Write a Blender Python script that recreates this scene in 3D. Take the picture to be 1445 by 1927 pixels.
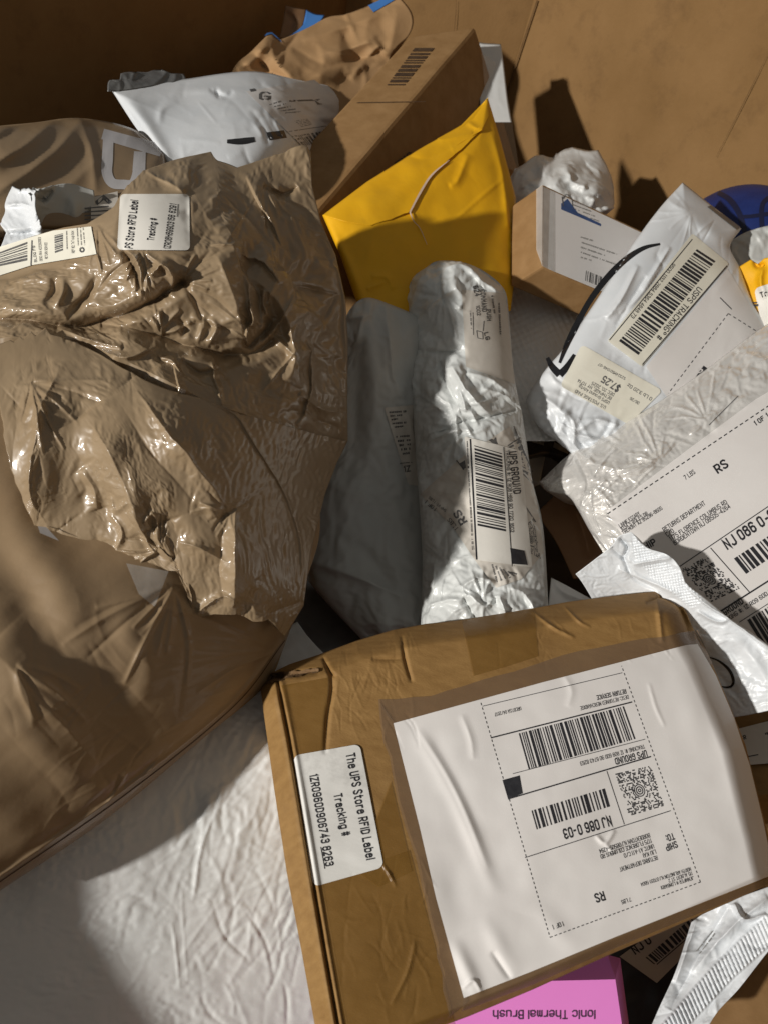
import bpy, bmesh, math, random
import numpy as np
from mathutils import Matrix, Vector

for _o in list(bpy.data.objects):
    bpy.data.objects.remove(_o)
SC = bpy.context.scene
COL = SC.collection

# ------------------------------------------------------------------ camera
W, H, F = 1445.0, 1927.0, 1400.0
CX, CY = 722.5, 963.5
CAM_HEIGHT = 1.25
_nad = np.array([244 - CX, 2513 - CY, F]); _nad /= np.linalg.norm(_nad)
_up = -_nad
_fw = np.array([0, 0, 1.0]); _fw = _fw - (_fw @ _up) * _up; _fw /= np.linalg.norm(_fw)
_rt = np.cross(_fw, _up)
M3 = np.array([_rt, _fw, _up])            # camera (x right, y down, z ahead) -> world
CAM = np.array([0, 0, CAM_HEIGHT])
cam_d = bpy.data.cameras.new('camera')
cam = bpy.data.objects.new('camera', cam_d); COL.objects.link(cam)
cam_d.sensor_fit = 'VERTICAL'; cam_d.sensor_height = 36; cam_d.lens = 36 * F / H
cam_d.clip_start = 0.01; cam_d.clip_end = 50
cam_d.dof.use_dof = True; cam_d.dof.focus_distance = 0.60; cam_d.dof.aperture_fstop = 11.0
_c = [M3 @ np.array(v, float) for v in ((1, 0, 0), (0, -1, 0), (0, 0, -1))]
cam.matrix_world = Matrix(((_c[0][0], _c[1][0], _c[2][0], CAM[0]), (_c[0][1], _c[1][1], _c[2][1], CAM[1]),
                           (_c[0][2], _c[1][2], _c[2][2], CAM[2]), (0, 0, 0, 1)))
SC.camera = cam
SC.render.resolution_x, SC.render.resolution_y = 767, 1024
SC.view_settings.view_transform = 'Standard'; SC.view_settings.look = 'None'
SC.view_settings.exposure = 0; SC.view_settings.gamma = 1
SC.cycles.use_denoising = True
SC.cycles.max_bounces = 6

# ------------------------------------------------------------------ room light
wd = bpy.data.worlds.new("World"); SC.world = wd; wd.use_nodes = True
bg = wd.node_tree.nodes['Background']
bg.inputs[0].default_value = (1.0, 0.965, 0.89, 1); bg.inputs[1].default_value = 0.135
LDIR = np.array([0.673, 0.682, -0.285]); LDIR /= np.linalg.norm(LDIR)   # way the lamp light travels
LTARGET = np.array([0.05, 0.45, CAM_HEIGHT - 0.35])
LPOS = LTARGET - LDIR * 3.6
ld = bpy.data.lights.new('ceiling_lamp', 'AREA'); ld.shape = 'DISK'; ld.size = 0.12
ld.energy = 148; ld.color = (1.0, 0.96, 0.90)
lo = bpy.data.objects.new('ceiling_lamp', ld); COL.objects.link(lo)
lo.location = LPOS
lo.rotation_euler = Vector(LDIR).to_track_quat('-Z', 'Y').to_euler()

# ------------------------------------------------------------------ geometry helpers
def A(*p):
    return np.array(p, float)

def rays(p):
    p = np.asarray(p, float)
    return np.stack([(p[..., 0] - CX) / F, (p[..., 1] - CY) / F, np.ones(p.shape[:-1])], -1)

def P(p, d):
    return CAM + (rays(p) * np.asarray(d, float)[..., None]) @ M3.T

def _hash(ix, iy, seed):
    h = (ix * 374761393 + iy * 668265263 + seed * 974634721) & 0xffffffff
    h = ((h ^ (h >> 13)) * 1274126177) & 0xffffffff
    return ((h ^ (h >> 16)) & 0xffff) / 65535.0

def noise2(x, y, seed=0):
    x0 = np.floor(x).astype(np.int64); y0 = np.floor(y).astype(np.int64)
    fx, fy = x - x0, y - y0
    u = fx * fx * fx * (fx * (fx * 6 - 15) + 10); v = fy * fy * fy * (fy * (fy * 6 - 15) + 10)
    def g(ix, iy, dx, dy):
        a = _hash(ix, iy, seed) * 2 * math.pi
        return np.cos(a) * dx + np.sin(a) * dy
    a = g(x0, y0, fx, fy); b = g(x0 + 1, y0, fx - 1, fy)
    c = g(x0, y0 + 1, fx, fy - 1); d = g(x0 + 1, y0 + 1, fx - 1, fy - 1)
    return (a + (b - a) * u) + ((c + (d - c) * u) - (a + (b - a) * u)) * v

def smooth(e0, e1, x):
    t = np.clip((x - e0) / (e1 - e0), 0, 1)
    return t * t * (3 - 2 * t)

def catmull(pts, k=8):
    p = [np.array(q, float) for q in pts]
    if len(p) < 3:
        return np.array(p)
    out = []
    q = [2 * p[0] - p[1]] + p + [2 * p[-1] - p[-2]]
    for i in range(1, len(q) - 2):
        for j in range(k):
            t = j / k
            out.append(0.5 * (2 * q[i] + (q[i + 1] - q[i - 1]) * t + (2 * q[i - 1] - 5 * q[i] + 4 * q[i + 1] - q[i + 2]) * t * t
                              + (3 * q[i] - q[i - 1] - 3 * q[i + 1] + q[i + 2]) * t ** 3))
    out.append(p[-1])
    return np.array(out)

def resample(pts, n, sm=True):
    p = catmull(pts) if sm else np.array(pts, float)
    s = np.concatenate([[0], np.cumsum(np.linalg.norm(np.diff(p, axis=0), axis=1))])
    t = np.linspace(0, s[-1], n)
    return np.stack([np.interp(t, s, p[:, 0]), np.interp(t, s, p[:, 1])], -1)

def plen(pts):
    p = np.array(pts, float)
    return np.linalg.norm(np.diff(p, axis=0), axis=1).sum()

def coons(top, right, bottom, left, step, sm=True):
    nu = max(3, int(max(plen(top), plen(bottom)) / step) + 1)
    nv = max(3, int(max(plen(left), plen(right)) / step) + 1)
    T, B = resample(top, nu, sm), resample(bottom, nu, sm)
    L, R = resample(left, nv, sm), resample(right, nv, sm)
    u = np.linspace(0, 1, nu)[None, :, None]; v = np.linspace(0, 1, nv)[:, None, None]
    g = (1 - v) * T[None] + v * B[None] + (1 - u) * L[:, None] + u * R[:, None] \
        - ((1 - u) * (1 - v) * T[0] + u * (1 - v) * T[-1] + (1 - u) * v * B[0] + u * v * B[-1])
    return g

def jag(pts, amp, step, seed):
    r = random.Random(seed)
    n = max(4, int(plen(pts) / step))
    q = resample(pts, n, False)
    for i in range(1, n - 1):
        q[i] += (r.uniform(-amp, amp), r.uniform(-amp, amp))
    return [tuple(a) for a in q]

def quadcurves(q):
    a, b, c, d = q
    return [a, b], [b, c], [d, c], [a, d]

def sdist(p, poly):
    """signed distance to a closed px polygon, negative inside"""
    poly = np.array(poly, float); n = len(poly)
    best = np.full(len(p), 1e18); inside = np.zeros(len(p), bool)
    for i in range(n):
        a, b = poly[i], poly[(i + 1) % n]
        e = b - a; w = p - a
        t = np.clip((w @ e) / max(e @ e, 1e-9), 0, 1)
        dd = w - t[:, None] * e
        best = np.minimum(best, (dd * dd).sum(1))
        c = ((a[1] > p[:, 1]) != (b[1] > p[:, 1]))
        if abs(b[1] - a[1]) > 1e-9:
            xi = (b[0] - a[0]) * (p[:, 1] - a[1]) / (b[1] - a[1]) + a[0]
            inside ^= c & (p[:, 0] < xi)
    d = np.sqrt(best)
    return np.where(inside, -d, d)

def line_dist(p, pts):
    """distance to an open polyline, side sign and arc parameter"""
    pts = np.array(pts, float)
    seg = np.linalg.norm(np.diff(pts, axis=0), axis=1); tot = seg.sum()
    best = np.full(len(p), 1e9); side = np.ones(len(p)); par = np.zeros(len(p)); acc = 0
    for i in range(len(pts) - 1):
        a, b = pts[i], pts[i + 1]; e = b - a
        w = p - a
        t = np.clip((w @ e) / (e @ e), 0, 1)
        dd = w - t[:, None] * e
        d = np.sqrt((dd * dd).sum(1))
        m = d < best
        best = np.where(m, d, best)
        side = np.where(m, np.sign(e[0] * w[:, 1] - e[1] * w[:, 0]), side)
        par = np.where(m, (acc + t * seg[i]) / tot, par)
        acc += seg[i]
    return best, side, par

def ridges(p, feats):
    h = np.zeros(len(p))
    for f in feats:
        pts, amp, w = f[0], f[1], f[2]
        kind = f[3] if len(f) > 3 else 'r'
        q = catmull(pts, 4) if len(pts) > 2 else np.array(pts, float)
        pad = w * (2.2 if kind != 'w' else max(2.2, f[4] if len(f) > 4 else 3.0))
        lo, hi = q.min(0) - pad, q.max(0) + pad
        idx = np.nonzero((p[:, 0] > lo[0]) & (p[:, 0] < hi[0]) & (p[:, 1] > lo[1]) & (p[:, 1] < hi[1]))[0]
        if not len(idx):
            continue
        d, s, t = line_dist(p[idx], q)
        x = d / w
        tp = np.clip(4 * t * (1 - t), 0, 1) ** (0.45 if kind != 'g' else 1.0)
        if kind == 'r':      # sharp fold
            y = np.clip(1 - x, 0, 1) ** 2
        elif kind == 'g':    # soft fold
            y = np.exp(-2.2 * x * x)
        elif kind == 'n':    # sharp fold, no taper
            y = np.clip(1 - x, 0, 1) ** 2; tp = 1
        elif kind == 'w':    # film fold: steep on the left of a line running down the picture, long gentle slope on the right
            k = f[4] if len(f) > 4 else 3.0
            y = np.where(s > 0, np.clip(1 - x, 0, 1), np.clip(1 - x / k, 0, 1)); y = y * y * (1.6 - .6 * y) * .5 + y * .5
            tp = np.clip(4 * t * (1 - t), 0, 1) ** 0.6
        else:                # 's': one layer over another, high on the left of the line
            y = np.where(s < 0, np.clip(1 - x / 1.0, 0, 1) ** 1.3, np.clip(1 - x * w / 3.0, 0, 1))
        h[idx] += amp * y * tp
    return h

CREASE = 0.32
def radial(c, n, a0, a1, ln, wd_, am, seed):
    """tension creases that fan out from a pinched point"""
    r = random.Random(seed); out = []
    for k in range(n):
        a = math.radians(a0 + (a1 - a0) * (k + r.uniform(.1, .9)) / n); L = r.uniform(*ln); s0 = r.uniform(2, 14); b = r.uniform(-.08, .08) * L
        p = [(c[0] + math.cos(a) * (s0 + L * t) - math.sin(a) * b * 4 * t * (1 - t), c[1] + math.sin(a) * (s0 + L * t) + math.cos(a) * b * 4 * t * (1 - t)) for t in (0, .5, 1)]
        out.append((p, r.uniform(*am) * r.choice((1, 1, -.6)), r.uniform(*wd_), 'r'))
    return out

def creases(n, box, ang, spread, ln, wd_, am, seed, poly=None, kind='r', curve=0.25, sign=0.5):
    r = random.Random(seed); out = []
    while len(out) < n:
        c = np.array([r.uniform(box[0], box[2]), r.uniform(box[1], box[3])])
        if poly is not None and sdist(c[None], poly)[0] > 0:
            continue
        a = math.radians(ang + r.gauss(0, spread)); L = r.uniform(*ln)
        d = np.array([math.cos(a), math.sin(a)]); nrm = np.array([-d[1], d[0]])
        b = r.uniform(-curve, curve) * L
        q = [tuple(c - d * L / 2), tuple(c + nrm * b * .5 + d * r.uniform(-.1, .1) * L), tuple(c + d * L / 2)]
        out.append((q, CREASE * r.uniform(*am) * (1 if r.random() < sign else -1), r.uniform(*wd_), kind))
    return out

class Surf:
    """a real surface: smooth base through control points, bulge towards its outline, folds and noise"""
    def __init__(s, ctrl, outline=None, bulge=0, bw=60, feats=(), noise=(), flats=(), extra=(), tps=True, lumps=()):
        c = np.array(ctrl, float)
        s.c = c[:, :2] / 1000; inv = 1 / c[:, 2]; n = len(c)
        s.tps = tps and n > 4
        if s.tps:
            K = s._U(s.c, s.c) + np.eye(n) * 1e-5
            Q = np.hstack([np.ones((n, 1)), s.c])
            L = np.block([[K, Q], [Q.T, np.zeros((3, 3))]])
            s.w = np.linalg.solve(L, np.concatenate([inv, np.zeros(3)]))
        else:
            Q = np.hstack([np.ones((n, 1)), s.c])
            s.w = np.linalg.lstsq(Q, inv, rcond=None)[0]
        s.outline, s.bulge, s.bw = outline, bulge, bw
        s.feats, s.noise, s.flats, s.extra, s.lumps = list(feats), list(noise), list(flats), list(extra), list(lumps)
        mid = c[:, :2].mean(0)
        q = np.array([mid, mid + (20, 0), mid + (0, 20)])
        b = P(q, s.base(q))
        nn = np.cross(b[1] - b[0], b[2] - b[0]); nn /= np.linalg.norm(nn)
        if nn @ (CAM - b[0]) < 0: nn = -nn
        s.n = nn
    @staticmethod
    def _U(a, b):
        r2 = ((a[:, None] - b[None]) ** 2).sum(-1)
        return r2 * np.log(np.maximum(r2, 1e-12)) * 0.5
    def base(s, p):
        q = np.asarray(p, float).reshape(-1, 2) / 1000
        Q = np.hstack([np.ones((len(q), 1)), q])
        if s.tps:
            v = s._U(q, s.c) @ s.w[:-3] + Q @ s.w[-3:]
        else:
            v = Q @ s.w
        return 1 / v
    def h(s, p):
        h = np.zeros(len(p))
        if s.bulge and s.outline is not None:
            d = np.clip(-sdist(p, s.outline) / s.bw, 0, 1)
            h += s.bulge * np.sqrt(1 - (1 - d) ** 2)
        for (x, y, r, a) in s.lumps:
            h += a * np.exp(-(((p[:, 0] - x) ** 2 + (p[:, 1] - y) ** 2) / r ** 2))
        f = ridges(p, s.feats)
        for nz in s.noise:
            amp, sc, seed = nz[:3]
            ang, st = (nz[3], nz[4]) if len(nz) > 4 else (0, 1)
            ca, sa = math.cos(math.radians(ang)), math.sin(math.radians(ang))
            x = (p[:, 0] * ca + p[:, 1] * sa) / (sc * st); y = (-p[:, 0] * sa + p[:, 1] * ca) / sc
            if len(nz) > 5:       # crumpled: folded noise
                wx = noise2(x * .7, y * .7, seed + 7)
                f += amp * (0.5 - 1.6 * np.abs(noise2(x + wx, y - wx, seed)))
            else:
                f += amp * noise2(x, y, seed)
        for fl in s.flats:
            f *= 1 - fl[1] * (1 - smooth(-6, 10, sdist(p, fl[0])))
        for e in s.extra:
            f += e(p)
        return h + f
    def pt(s, p, off=0.0):
        p = np.asarray(p, float); sh = p.shape[:-1]; q = p.reshape(-1, 2)
        return P(q, s.base(q) - s.h(q) - off).reshape(sh + (3,))

class Lift:
    """the same surface a little further out"""
    def __init__(s, b, up=.006): s.b, s.up = b, up; s.n = b.n
    def pt(s, p, off=0.0):
        p = np.asarray(p, float); u = s.up(p.reshape(-1, 2)) if callable(s.up) else s.up
        return s.b.pt(p, off + u)

class BallSurf:
    def __init__(s, p, d, r):
        s.o = P(A(*p), d); s.r = r
    def pt(s, p, off=0.0):
        p = np.asarray(p, float); sh = p.shape[:-1]; v = rays(p.reshape(-1, 2)) @ M3.T
        v /= np.linalg.norm(v, axis=1)[:, None]
        oc = CAM - s.o; b = v @ oc; c = oc @ oc - (s.r + off) ** 2
        t = -b - np.sqrt(np.maximum(b * b - c, 0))
        return (CAM + v * t[:, None]).reshape(sh + (3,))

# ------------------------------------------------------------------ object helpers
def mesh_obj(name, verts, faces, m, parent=None, shade=True):
    verts = np.asarray(verts, float)
    org = np.zeros(3)
    me = bpy.data.meshes.new(name)
    if parent is not None:
        org = np.array(parent['_org'])
        verts = verts - org
    me.from_pydata(verts.tolist(), [], [list(map(int, f)) for f in faces] if not isinstance(faces, np.ndarray) else faces.tolist())
    me.materials.append(m)
    if shade:
        me.polygons.foreach_set('use_smooth', [True] * len(me.polygons))
    me.update()
    o = bpy.data.objects.new(name, me); COL.objects.link(o)
    if parent is not None:
        o.parent = parent['_obj']
    return o

def thing(name, label, cat, org, group=None):
    o = bpy.data.objects.new(name, None); COL.objects.link(o)
    o.empty_display_size = 0.03
    o.location = org; o['label'] = label; o['category'] = cat
    if group: o['group'] = group
    return {'_obj': o, '_org': list(org)}

def sub(o, parent):
    """handle so that o (child of a thing) can carry sub-parts"""
    return {'_obj': o, '_org': parent['_org']}

def grid_faces(nv, nu):
    i = np.arange(nv * nu).reshape(nv, nu)
    return np.stack([i[:-1, :-1], i[1:, :-1], i[1:, 1:], i[:-1, 1:]], -1).reshape(-1, 4)

def _relax(X, a, b, L, k):
    """one pass of length constraints between the slices a and b of the sheet"""
    d = X[b] - X[a]
    l = np.sqrt((d * d).sum(-1)) + 1e-12
    c = d * ((l - L) / l * (.5 * k))[..., None]
    X[a] += c; X[b] -= c

def crumple_sheet(X0, N, gu, gv, goal, pin, iters=220, seed=1, amp=.0015, lim=.02, bend=.12, init=None):
    """a sheet with more film than its outline needs: it buckles into folds while loosely keeping its place"""
    nv, nu = X0.shape[:2]
    ii, jj = np.meshgrid(np.arange(nu), np.arange(nv))
    nz = noise2(ii / 9., jj / 9., seed) + .6 * noise2(ii / 4., jj / 4., seed + 1)
    X = X0 + N * (nz * amp * (1 - pin) * np.clip((gu - 1) / .05, .05, 1.3))[..., None]
    tgt = X0
    if init is not None: X, tgt = init.copy(), init
    S_ = np.s_
    edges = []
    def add(a, b, g, k): edges.append((a, b, np.linalg.norm(X0[b] - X0[a], axis=-1), g, k))
    for o in (0, 1):
        m = (nu - o) // 2; add(S_[:, o:o + 2 * m - 1:2], S_[:, o + 1:o + 2 * m:2], 'u', 1)
        m = (nv - o) // 2; add(S_[o:o + 2 * m - 1:2, :], S_[o + 1:o + 2 * m:2, :], 'v', 1)
    for o in (0, 1):
        m = (nv - o) // 2
        add(S_[o:o + 2 * m - 1:2, :-1], S_[o + 1:o + 2 * m:2, 1:], 'd', .5); add(S_[o:o + 2 * m - 1:2, 1:], S_[o + 1:o + 2 * m:2, :-1], 'd', .5)
    for o in (0, 1, 2, 3):
        pass
    GU, GV = gu * np.ones((nv, nu)), gv * np.ones((nv, nu))
    G = {'u': GU, 'v': GV, 'd': np.sqrt((GU ** 2 + GV ** 2) / 2)}
    if init is not None:      # a finer sheet only sharpens the folds it was given
        edges = [(a, b, np.minimum(L * G[g][a], np.linalg.norm(init[b] - init[a], axis=-1) * 1.02), g, k) for a, b, L, g, k in edges]
        G = {k: np.ones((nv, nu)) for k in G}
    w = (goal * np.ones((nv, nu)))[..., None]; pn = pin[..., None]
    for it in range(iters):
        f = min(1.0, it / (iters * .55)) if init is None else 1.0
        for a, b, L, g, k in edges:
            _relax(X, a, b, L * (1 + (G[g][a] - 1) * f), k)
        if bend:
            c = np.zeros_like(X)
            c[:, 1:-1] += (X[:, :-2] + X[:, 2:]) * .5 - X[:, 1:-1]
            c[1:-1] += (X[:-2] + X[2:]) * .5 - X[1:-1]
            c[1:-1, 1:-1] = .6 * c[1:-1, 1:-1] + .4 * ((X[:-2, :-2] + X[2:, 2:] + X[:-2, 2:] + X[2:, :-2]) * .5 - 2 * X[1:-1, 1:-1])
            X += c * bend
        X += (tgt - X) * w
        X = X * (1 - pn) + tgt * pn
        if it % 8 == 7:
            D = X - X0; t = (D * N).sum(-1, keepdims=True)
            X = X + N * (np.clip(t, -lim, lim) - t)
    return X

def up2(D, nv, nu):
    """smooth (cubic) resampling of a field to nv x nu"""
    def ax(D, n):
        m = D.shape[0]; x = np.linspace(0, m - 1, n); i = np.clip(np.floor(x).astype(int), 0, m - 2); t = (x - i)[:, None, None]
        p0, p1, p2, p3 = D[np.clip(i - 1, 0, m - 1)], D[i], D[i + 1], D[np.clip(i + 2, 0, m - 1)]
        return .5 * (2 * p1 + (p2 - p0) * t + (2 * p0 - 5 * p1 + 4 * p2 - p3) * t * t + (3 * p1 - p0 - 3 * p2 + p3) * t ** 3)
    return ax(ax(D, nv).transpose(1, 0, 2), nu).transpose(1, 0, 2)

def facets(D, nv, nu, seed):
    """resampling with flat three-cornered facets and sharp folds between them"""
    mv, mu = D.shape[:2]
    X, Y = np.meshgrid(np.linspace(0, mu - 1, nu), np.linspace(0, mv - 1, nv))
    ed = np.minimum(np.minimum(X, mu - 1 - X), np.minimum(Y, mv - 1 - Y)); wk = np.clip(ed, 0, 1)
    X = np.clip(X + .9 * wk * noise2(X * .8, Y * .8, seed), 0, mu - 1.001); Y = np.clip(Y + .9 * wk * noise2(X * .8 + 9, Y * .8, seed + 1), 0, mv - 1.001)
    i, j = X.astype(int), Y.astype(int); fx, fy = (X - i)[..., None], (Y - j)[..., None]
    a, b, c, d = D[j, i], D[j, i + 1], D[j + 1, i], D[j + 1, i + 1]
    flip = (_hash(i, j, seed) > .5)[..., None]
    t1 = np.where(fx + fy < 1, a + fx * (b - a) + fy * (c - a), d + (1 - fx) * (c - d) + (1 - fy) * (b - d))
    t2 = np.where(fx > fy, a + fx * (b - a) + fy * (d - b), a + fy * (c - a) + fx * (d - c))
    return np.where(flip, t1, t2)

class MeshSurf:
    """the crumpled surface as built, so that labels and print can lie on it"""
    def __init__(s, X, n):
        s.n = n
        nv, nu = X.shape[:2]
        Y = (X - CAM) @ M3
        q = np.stack([Y[..., 0] / Y[..., 2] * F + CX, Y[..., 1] / Y[..., 2] * F + CY, Y[..., 2]], -1)
        q = up2(q, nv * 4, nu * 4).reshape(-1, 3)
        s.x0, s.y0 = np.floor(q[:, :2].min(0)) - 2
        wd_, hg = (np.ceil(q[:, :2].max(0)) + 3 - (s.x0, s.y0)).astype(int)
        fl = (q[:, 1] - s.y0).round().astype(int) * wd_ + (q[:, 0] - s.x0).round().astype(int)
        nn_ = np.bincount(fl, minlength=hg * wd_); sm_ = np.bincount(fl, q[:, 2], minlength=hg * wd_)
        m = np.where(nn_ > 0, sm_ / np.maximum(nn_, 1), 9.0).reshape(hg, wd_)
        for _ in range(60):
            e = m > 8
            if not e.any(): break
            p = np.pad(m, 1, constant_values=9.0)
            st = np.stack([p[1:-1, :-2], p[1:-1, 2:], p[:-2, 1:-1], p[2:, 1:-1]]); ok = st < 8
            av = np.where(ok, st, 0).sum(0) / np.maximum(ok.sum(0), 1)
            m = np.where(e & ok.any(0), av, m)
        p = np.pad(m, 1, mode='edge')
        m = (p[1:-1, :-2] + p[1:-1, 2:] + p[:-2, 1:-1] + p[2:, 1:-1] + 2 * m) / 6
        p = np.pad(m, 1, mode='edge'); s.m = (p[1:-1, :-2] + p[1:-1, 2:] + p[:-2, 1:-1] + p[2:, 1:-1] + 2 * m) / 6
    def pt(s, p, off=0.0):
        p = np.asarray(p, float); sh = p.shape[:-1]; q = p.reshape(-1, 2)
        x = np.clip(q[:, 0] - s.x0, 0, s.m.shape[1] - 1.01); y = np.clip(q[:, 1] - s.y0, 0, s.m.shape[0] - 1.01)
        i, j = x.astype(int), y.astype(int); fx, fy = x - i, y - j
        d = (s.m[j, i] * (1 - fx) + s.m[j, i + 1] * fx) * (1 - fy) + (s.m[j + 1, i] * (1 - fx) + s.m[j + 1, i + 1] * fx) * fy
        return P(q, d - off).reshape(sh + (3,))

def bag(name, parent, m, surf, curves, step=3, thick=0.03, taper=True, sm=True, cr=None):
    """closed body: detailed front, rounded back; cr: excess film that buckles into folds"""
    g = coons(*curves, step, sm)
    nv, nu = g.shape[:2]
    V = surf.pt(g)
    bag.surf = surf
    if cr:
        dsp = None
        fc = cr.get('facet', .6)
        lv = cr.get('steps', (22, 10, 5))
        for li, ss in enumerate(lv):                 # large folds first, then sharpened on a finer sheet
            gs = coons(*curves, ss, sm)
            if li == 0:       # an uneven coarse net, so that folds do not follow rows
                rg = np.random.RandomState(cr.get('seed', 1)); jt = np.zeros(gs.shape)
                jt[1:-1, 1:-1] = rg.uniform(-.36, .36, (gs.shape[0] - 2, gs.shape[1] - 2, 2)) * ss
                gs = gs + jt
            X0 = surf.pt(gs)
            N = CAM - X0; N /= np.linalg.norm(N, axis=-1, keepdims=True)
            q = gs.reshape(-1, 2); sh = gs.shape[:2]
            sc_ = cr.get('patch', 90)
            pat = np.clip(.5 + 1.5 * noise2(q[:, 0] / sc_, q[:, 1] / sc_, cr.get('seed', 1) + 50), 0, 1)
            g0, g1 = cr.get('grow', (1.02, 1.12)); an = cr.get('aniso', 1.0)
            ex = g0 - 1 + (g1 - g0) * pat
            for (poly, amt) in cr.get('areas', ()):      # areas with more or less film
                ex = ex + amt * (1 - smooth(-20, 15, sdist(q, poly)))
            ex = np.maximum(ex, 0)
            pin = np.zeros(len(q))
            for fl in cr.get('flats', ()):
                pin = np.maximum(pin, fl[1] * (1 - smooth(-2, 14, sdist(q, fl[0]))))
            ex = ex * (1 - pin)
            pin = pin.reshape(sh); ex = ex.reshape(sh)
            for e in cr.get('edges', 'tlbr'):
                if e == 't': pin[0] = 1
                if e == 'b': pin[-1] = 1
                if e == 'l': pin[:, 0] = 1
                if e == 'r': pin[:, -1] = 1
            gl = cr.get('goal', .010)
            X = crumple_sheet(X0, N, 1 + ex * an, 1 + ex * (2 - an), gl if li == 0 else .02, np.clip(pin, 0, 1), cr.get('iters', 200) if li == 0 else 90, cr.get('seed', 1), cr.get('amp', .0015),
                              cr.get('lim', .02), cr.get('bends', (.06, .03, .0))[li], None if dsp is None else X0 + up2(dsp, *sh) * (1 - fc) + facets(dsp, *sh, cr.get('seed', 1) + li) * fc)
            dsp = X - X0
        V = V + up2(dsp, nv, nu)
        bag.surf = MeshSurf(V, surf.n)
    V = V.reshape(-1, 3)
    fs = grid_faces(nv, nu).tolist()
    idx = np.arange(nv * nu).reshape(nv, nu)
    loop = list(idx[0, :-1]) + list(idx[:-1, -1]) + list(idx[-1, :0:-1]) + list(idx[:0:-1, 0])
    ring = V[loop]; c = ring.mean(0); n = surf.n
    prev = list(loop); verts = [V]; base = len(V)
    steps = [(0.12, .55), (0.35, .9), (0.7, 1.0)] if taper else [(0.0, 0.98), (0.02, 1.0), (0.6, 1.0)]
    k = len(loop)
    for (a, t) in steps:
        r = ring * (1 - a) + c * a - n * thick * t
        verts.append(r); cur = list(range(base, base + k)); base += k
        for i in range(k):
            j = (i + 1) % k
            fs.append([prev[i], prev[j], cur[j], cur[i]])
        prev = cur
    verts.append((c - n * thick)[None]); e = base
    for i in range(k):
        fs.append([prev[i], prev[(i + 1) % k], e])
    return mesh_obj(name, np.vstack(verts), fs, m, parent)

SHEET_OFF = {}
def sheet(name, parent, m, surf, curves, step=4, off=0.0006, sm=False, rnd=0):
    g = coons(*curves, step, sm)
    nv, nu = g.shape[:2]
    if rnd:
        lu, lv = plen(curves[0]), plen(curves[3])
        u = np.linspace(0, lu, nu); v = np.linspace(0, lv, nv)
        U, Vv = np.meshgrid(u, v)
        for su in (0, 1):
            for sv in (0, 1):
                a = (U if su == 0 else lu - U); b = (Vv if sv == 0 else lv - Vv)
                mk = (a < rnd) & (b < rnd)
                x = (rnd - a) / rnd; y = (rnd - b) / rnd
                nx = x * np.sqrt(np.maximum(1 - y * y / 2, 0)); ny = y * np.sqrt(np.maximum(1 - x * x / 2, 0))
                U = np.where(mk, (rnd - nx * rnd) if su == 0 else lu - (rnd - nx * rnd), U)
                Vv = np.where(mk, (rnd - ny * rnd) if sv == 0 else lv - (rnd - ny * rnd), Vv)
        s, t = (U / lu)[..., None], (Vv / lv)[..., None]
        a, b = np.array(curves[0][0]), np.array(curves[0][-1]); d, c = np.array(curves[2][0]), np.array(curves[2][-1])
        g = (1 - s) * (1 - t) * a + s * (1 - t) * b + s * t * c + (1 - s) * t * d
    V = surf.pt(g, off).reshape(-1, 3)
    o = mesh_obj(name, V, grid_faces(nv, nu), m, parent)
    SHEET_OFF[o.name] = off
    return o

def qsheet(name, parent, m, surf, q, step=4, off=0.0006, rnd=0):
    return sheet(name, parent, m, surf, quadcurves(q), step, off, False, rnd)

GLY = dict(A="00 27 40;12 32", B="00 07 37 46 45 34 04;34 43 41 30 00", C="46 37 17 06 01 10 30 41", D="00 07 27 46 41 20 00", E="47 07 00 40;04 34", F="47 07 00;04 34",
 G="46 37 17 06 01 10 30 41 43 23", H="00 07;40 47;04 44", I="00 07", J="47 41 30 10 01", K="00 07;47 03;15 40", L="07 00 40", M="00 07 23 47 40", N="00 07 40 47",
 O="10 01 06 17 37 46 41 30 10", P="00 07 37 46 44 33 03", Q="10 01 06 17 37 46 41 30 10;22 40", R="00 07 37 46 44 33 03;23 40", S="46 37 17 06 05 14 33 42 41 30 10 01",
 T="07 47;27 20", U="07 01 10 30 41 47", V="07 20 47", W="07 10 24 30 47", X="00 47;07 40", Y="07 23 47;23 20", Z="07 47 00 40",
 a="04 15 35 44 40;43 13 02 01 10 30 41", b="07 00;04 15 35 44 41 30 10 01", c="44 35 15 04 01 10 30 41", d="47 40;44 35 15 04 01 10 30 41", e="03 43 44 35 15 04 01 10 30 41",
 f="37 27 16 10;05 35", g="45 4a 3b 1b 0a;44 35 15 04 01 10 30 41", h="07 00;04 15 35 44 40", i="05 00;06 07", k="07 00;45 02;13 40", l="07 00", m="05 00;04 15 24 20;24 35 44 40",
 n="05 00;04 15 35 44 40", o="10 01 04 15 35 44 41 30 10", p="05 0b;04 15 35 44 41 30 10 01", r="05 00;03 15 35", s="44 35 15 04 13 33 42 41 30 10 01", t="17 11 20 30;05 35",
 u="05 01 10 30 41;45 40", v="05 20 45", x="00 45;05 40", y="05 20;45 0b", z="05 45 00 40")
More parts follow.
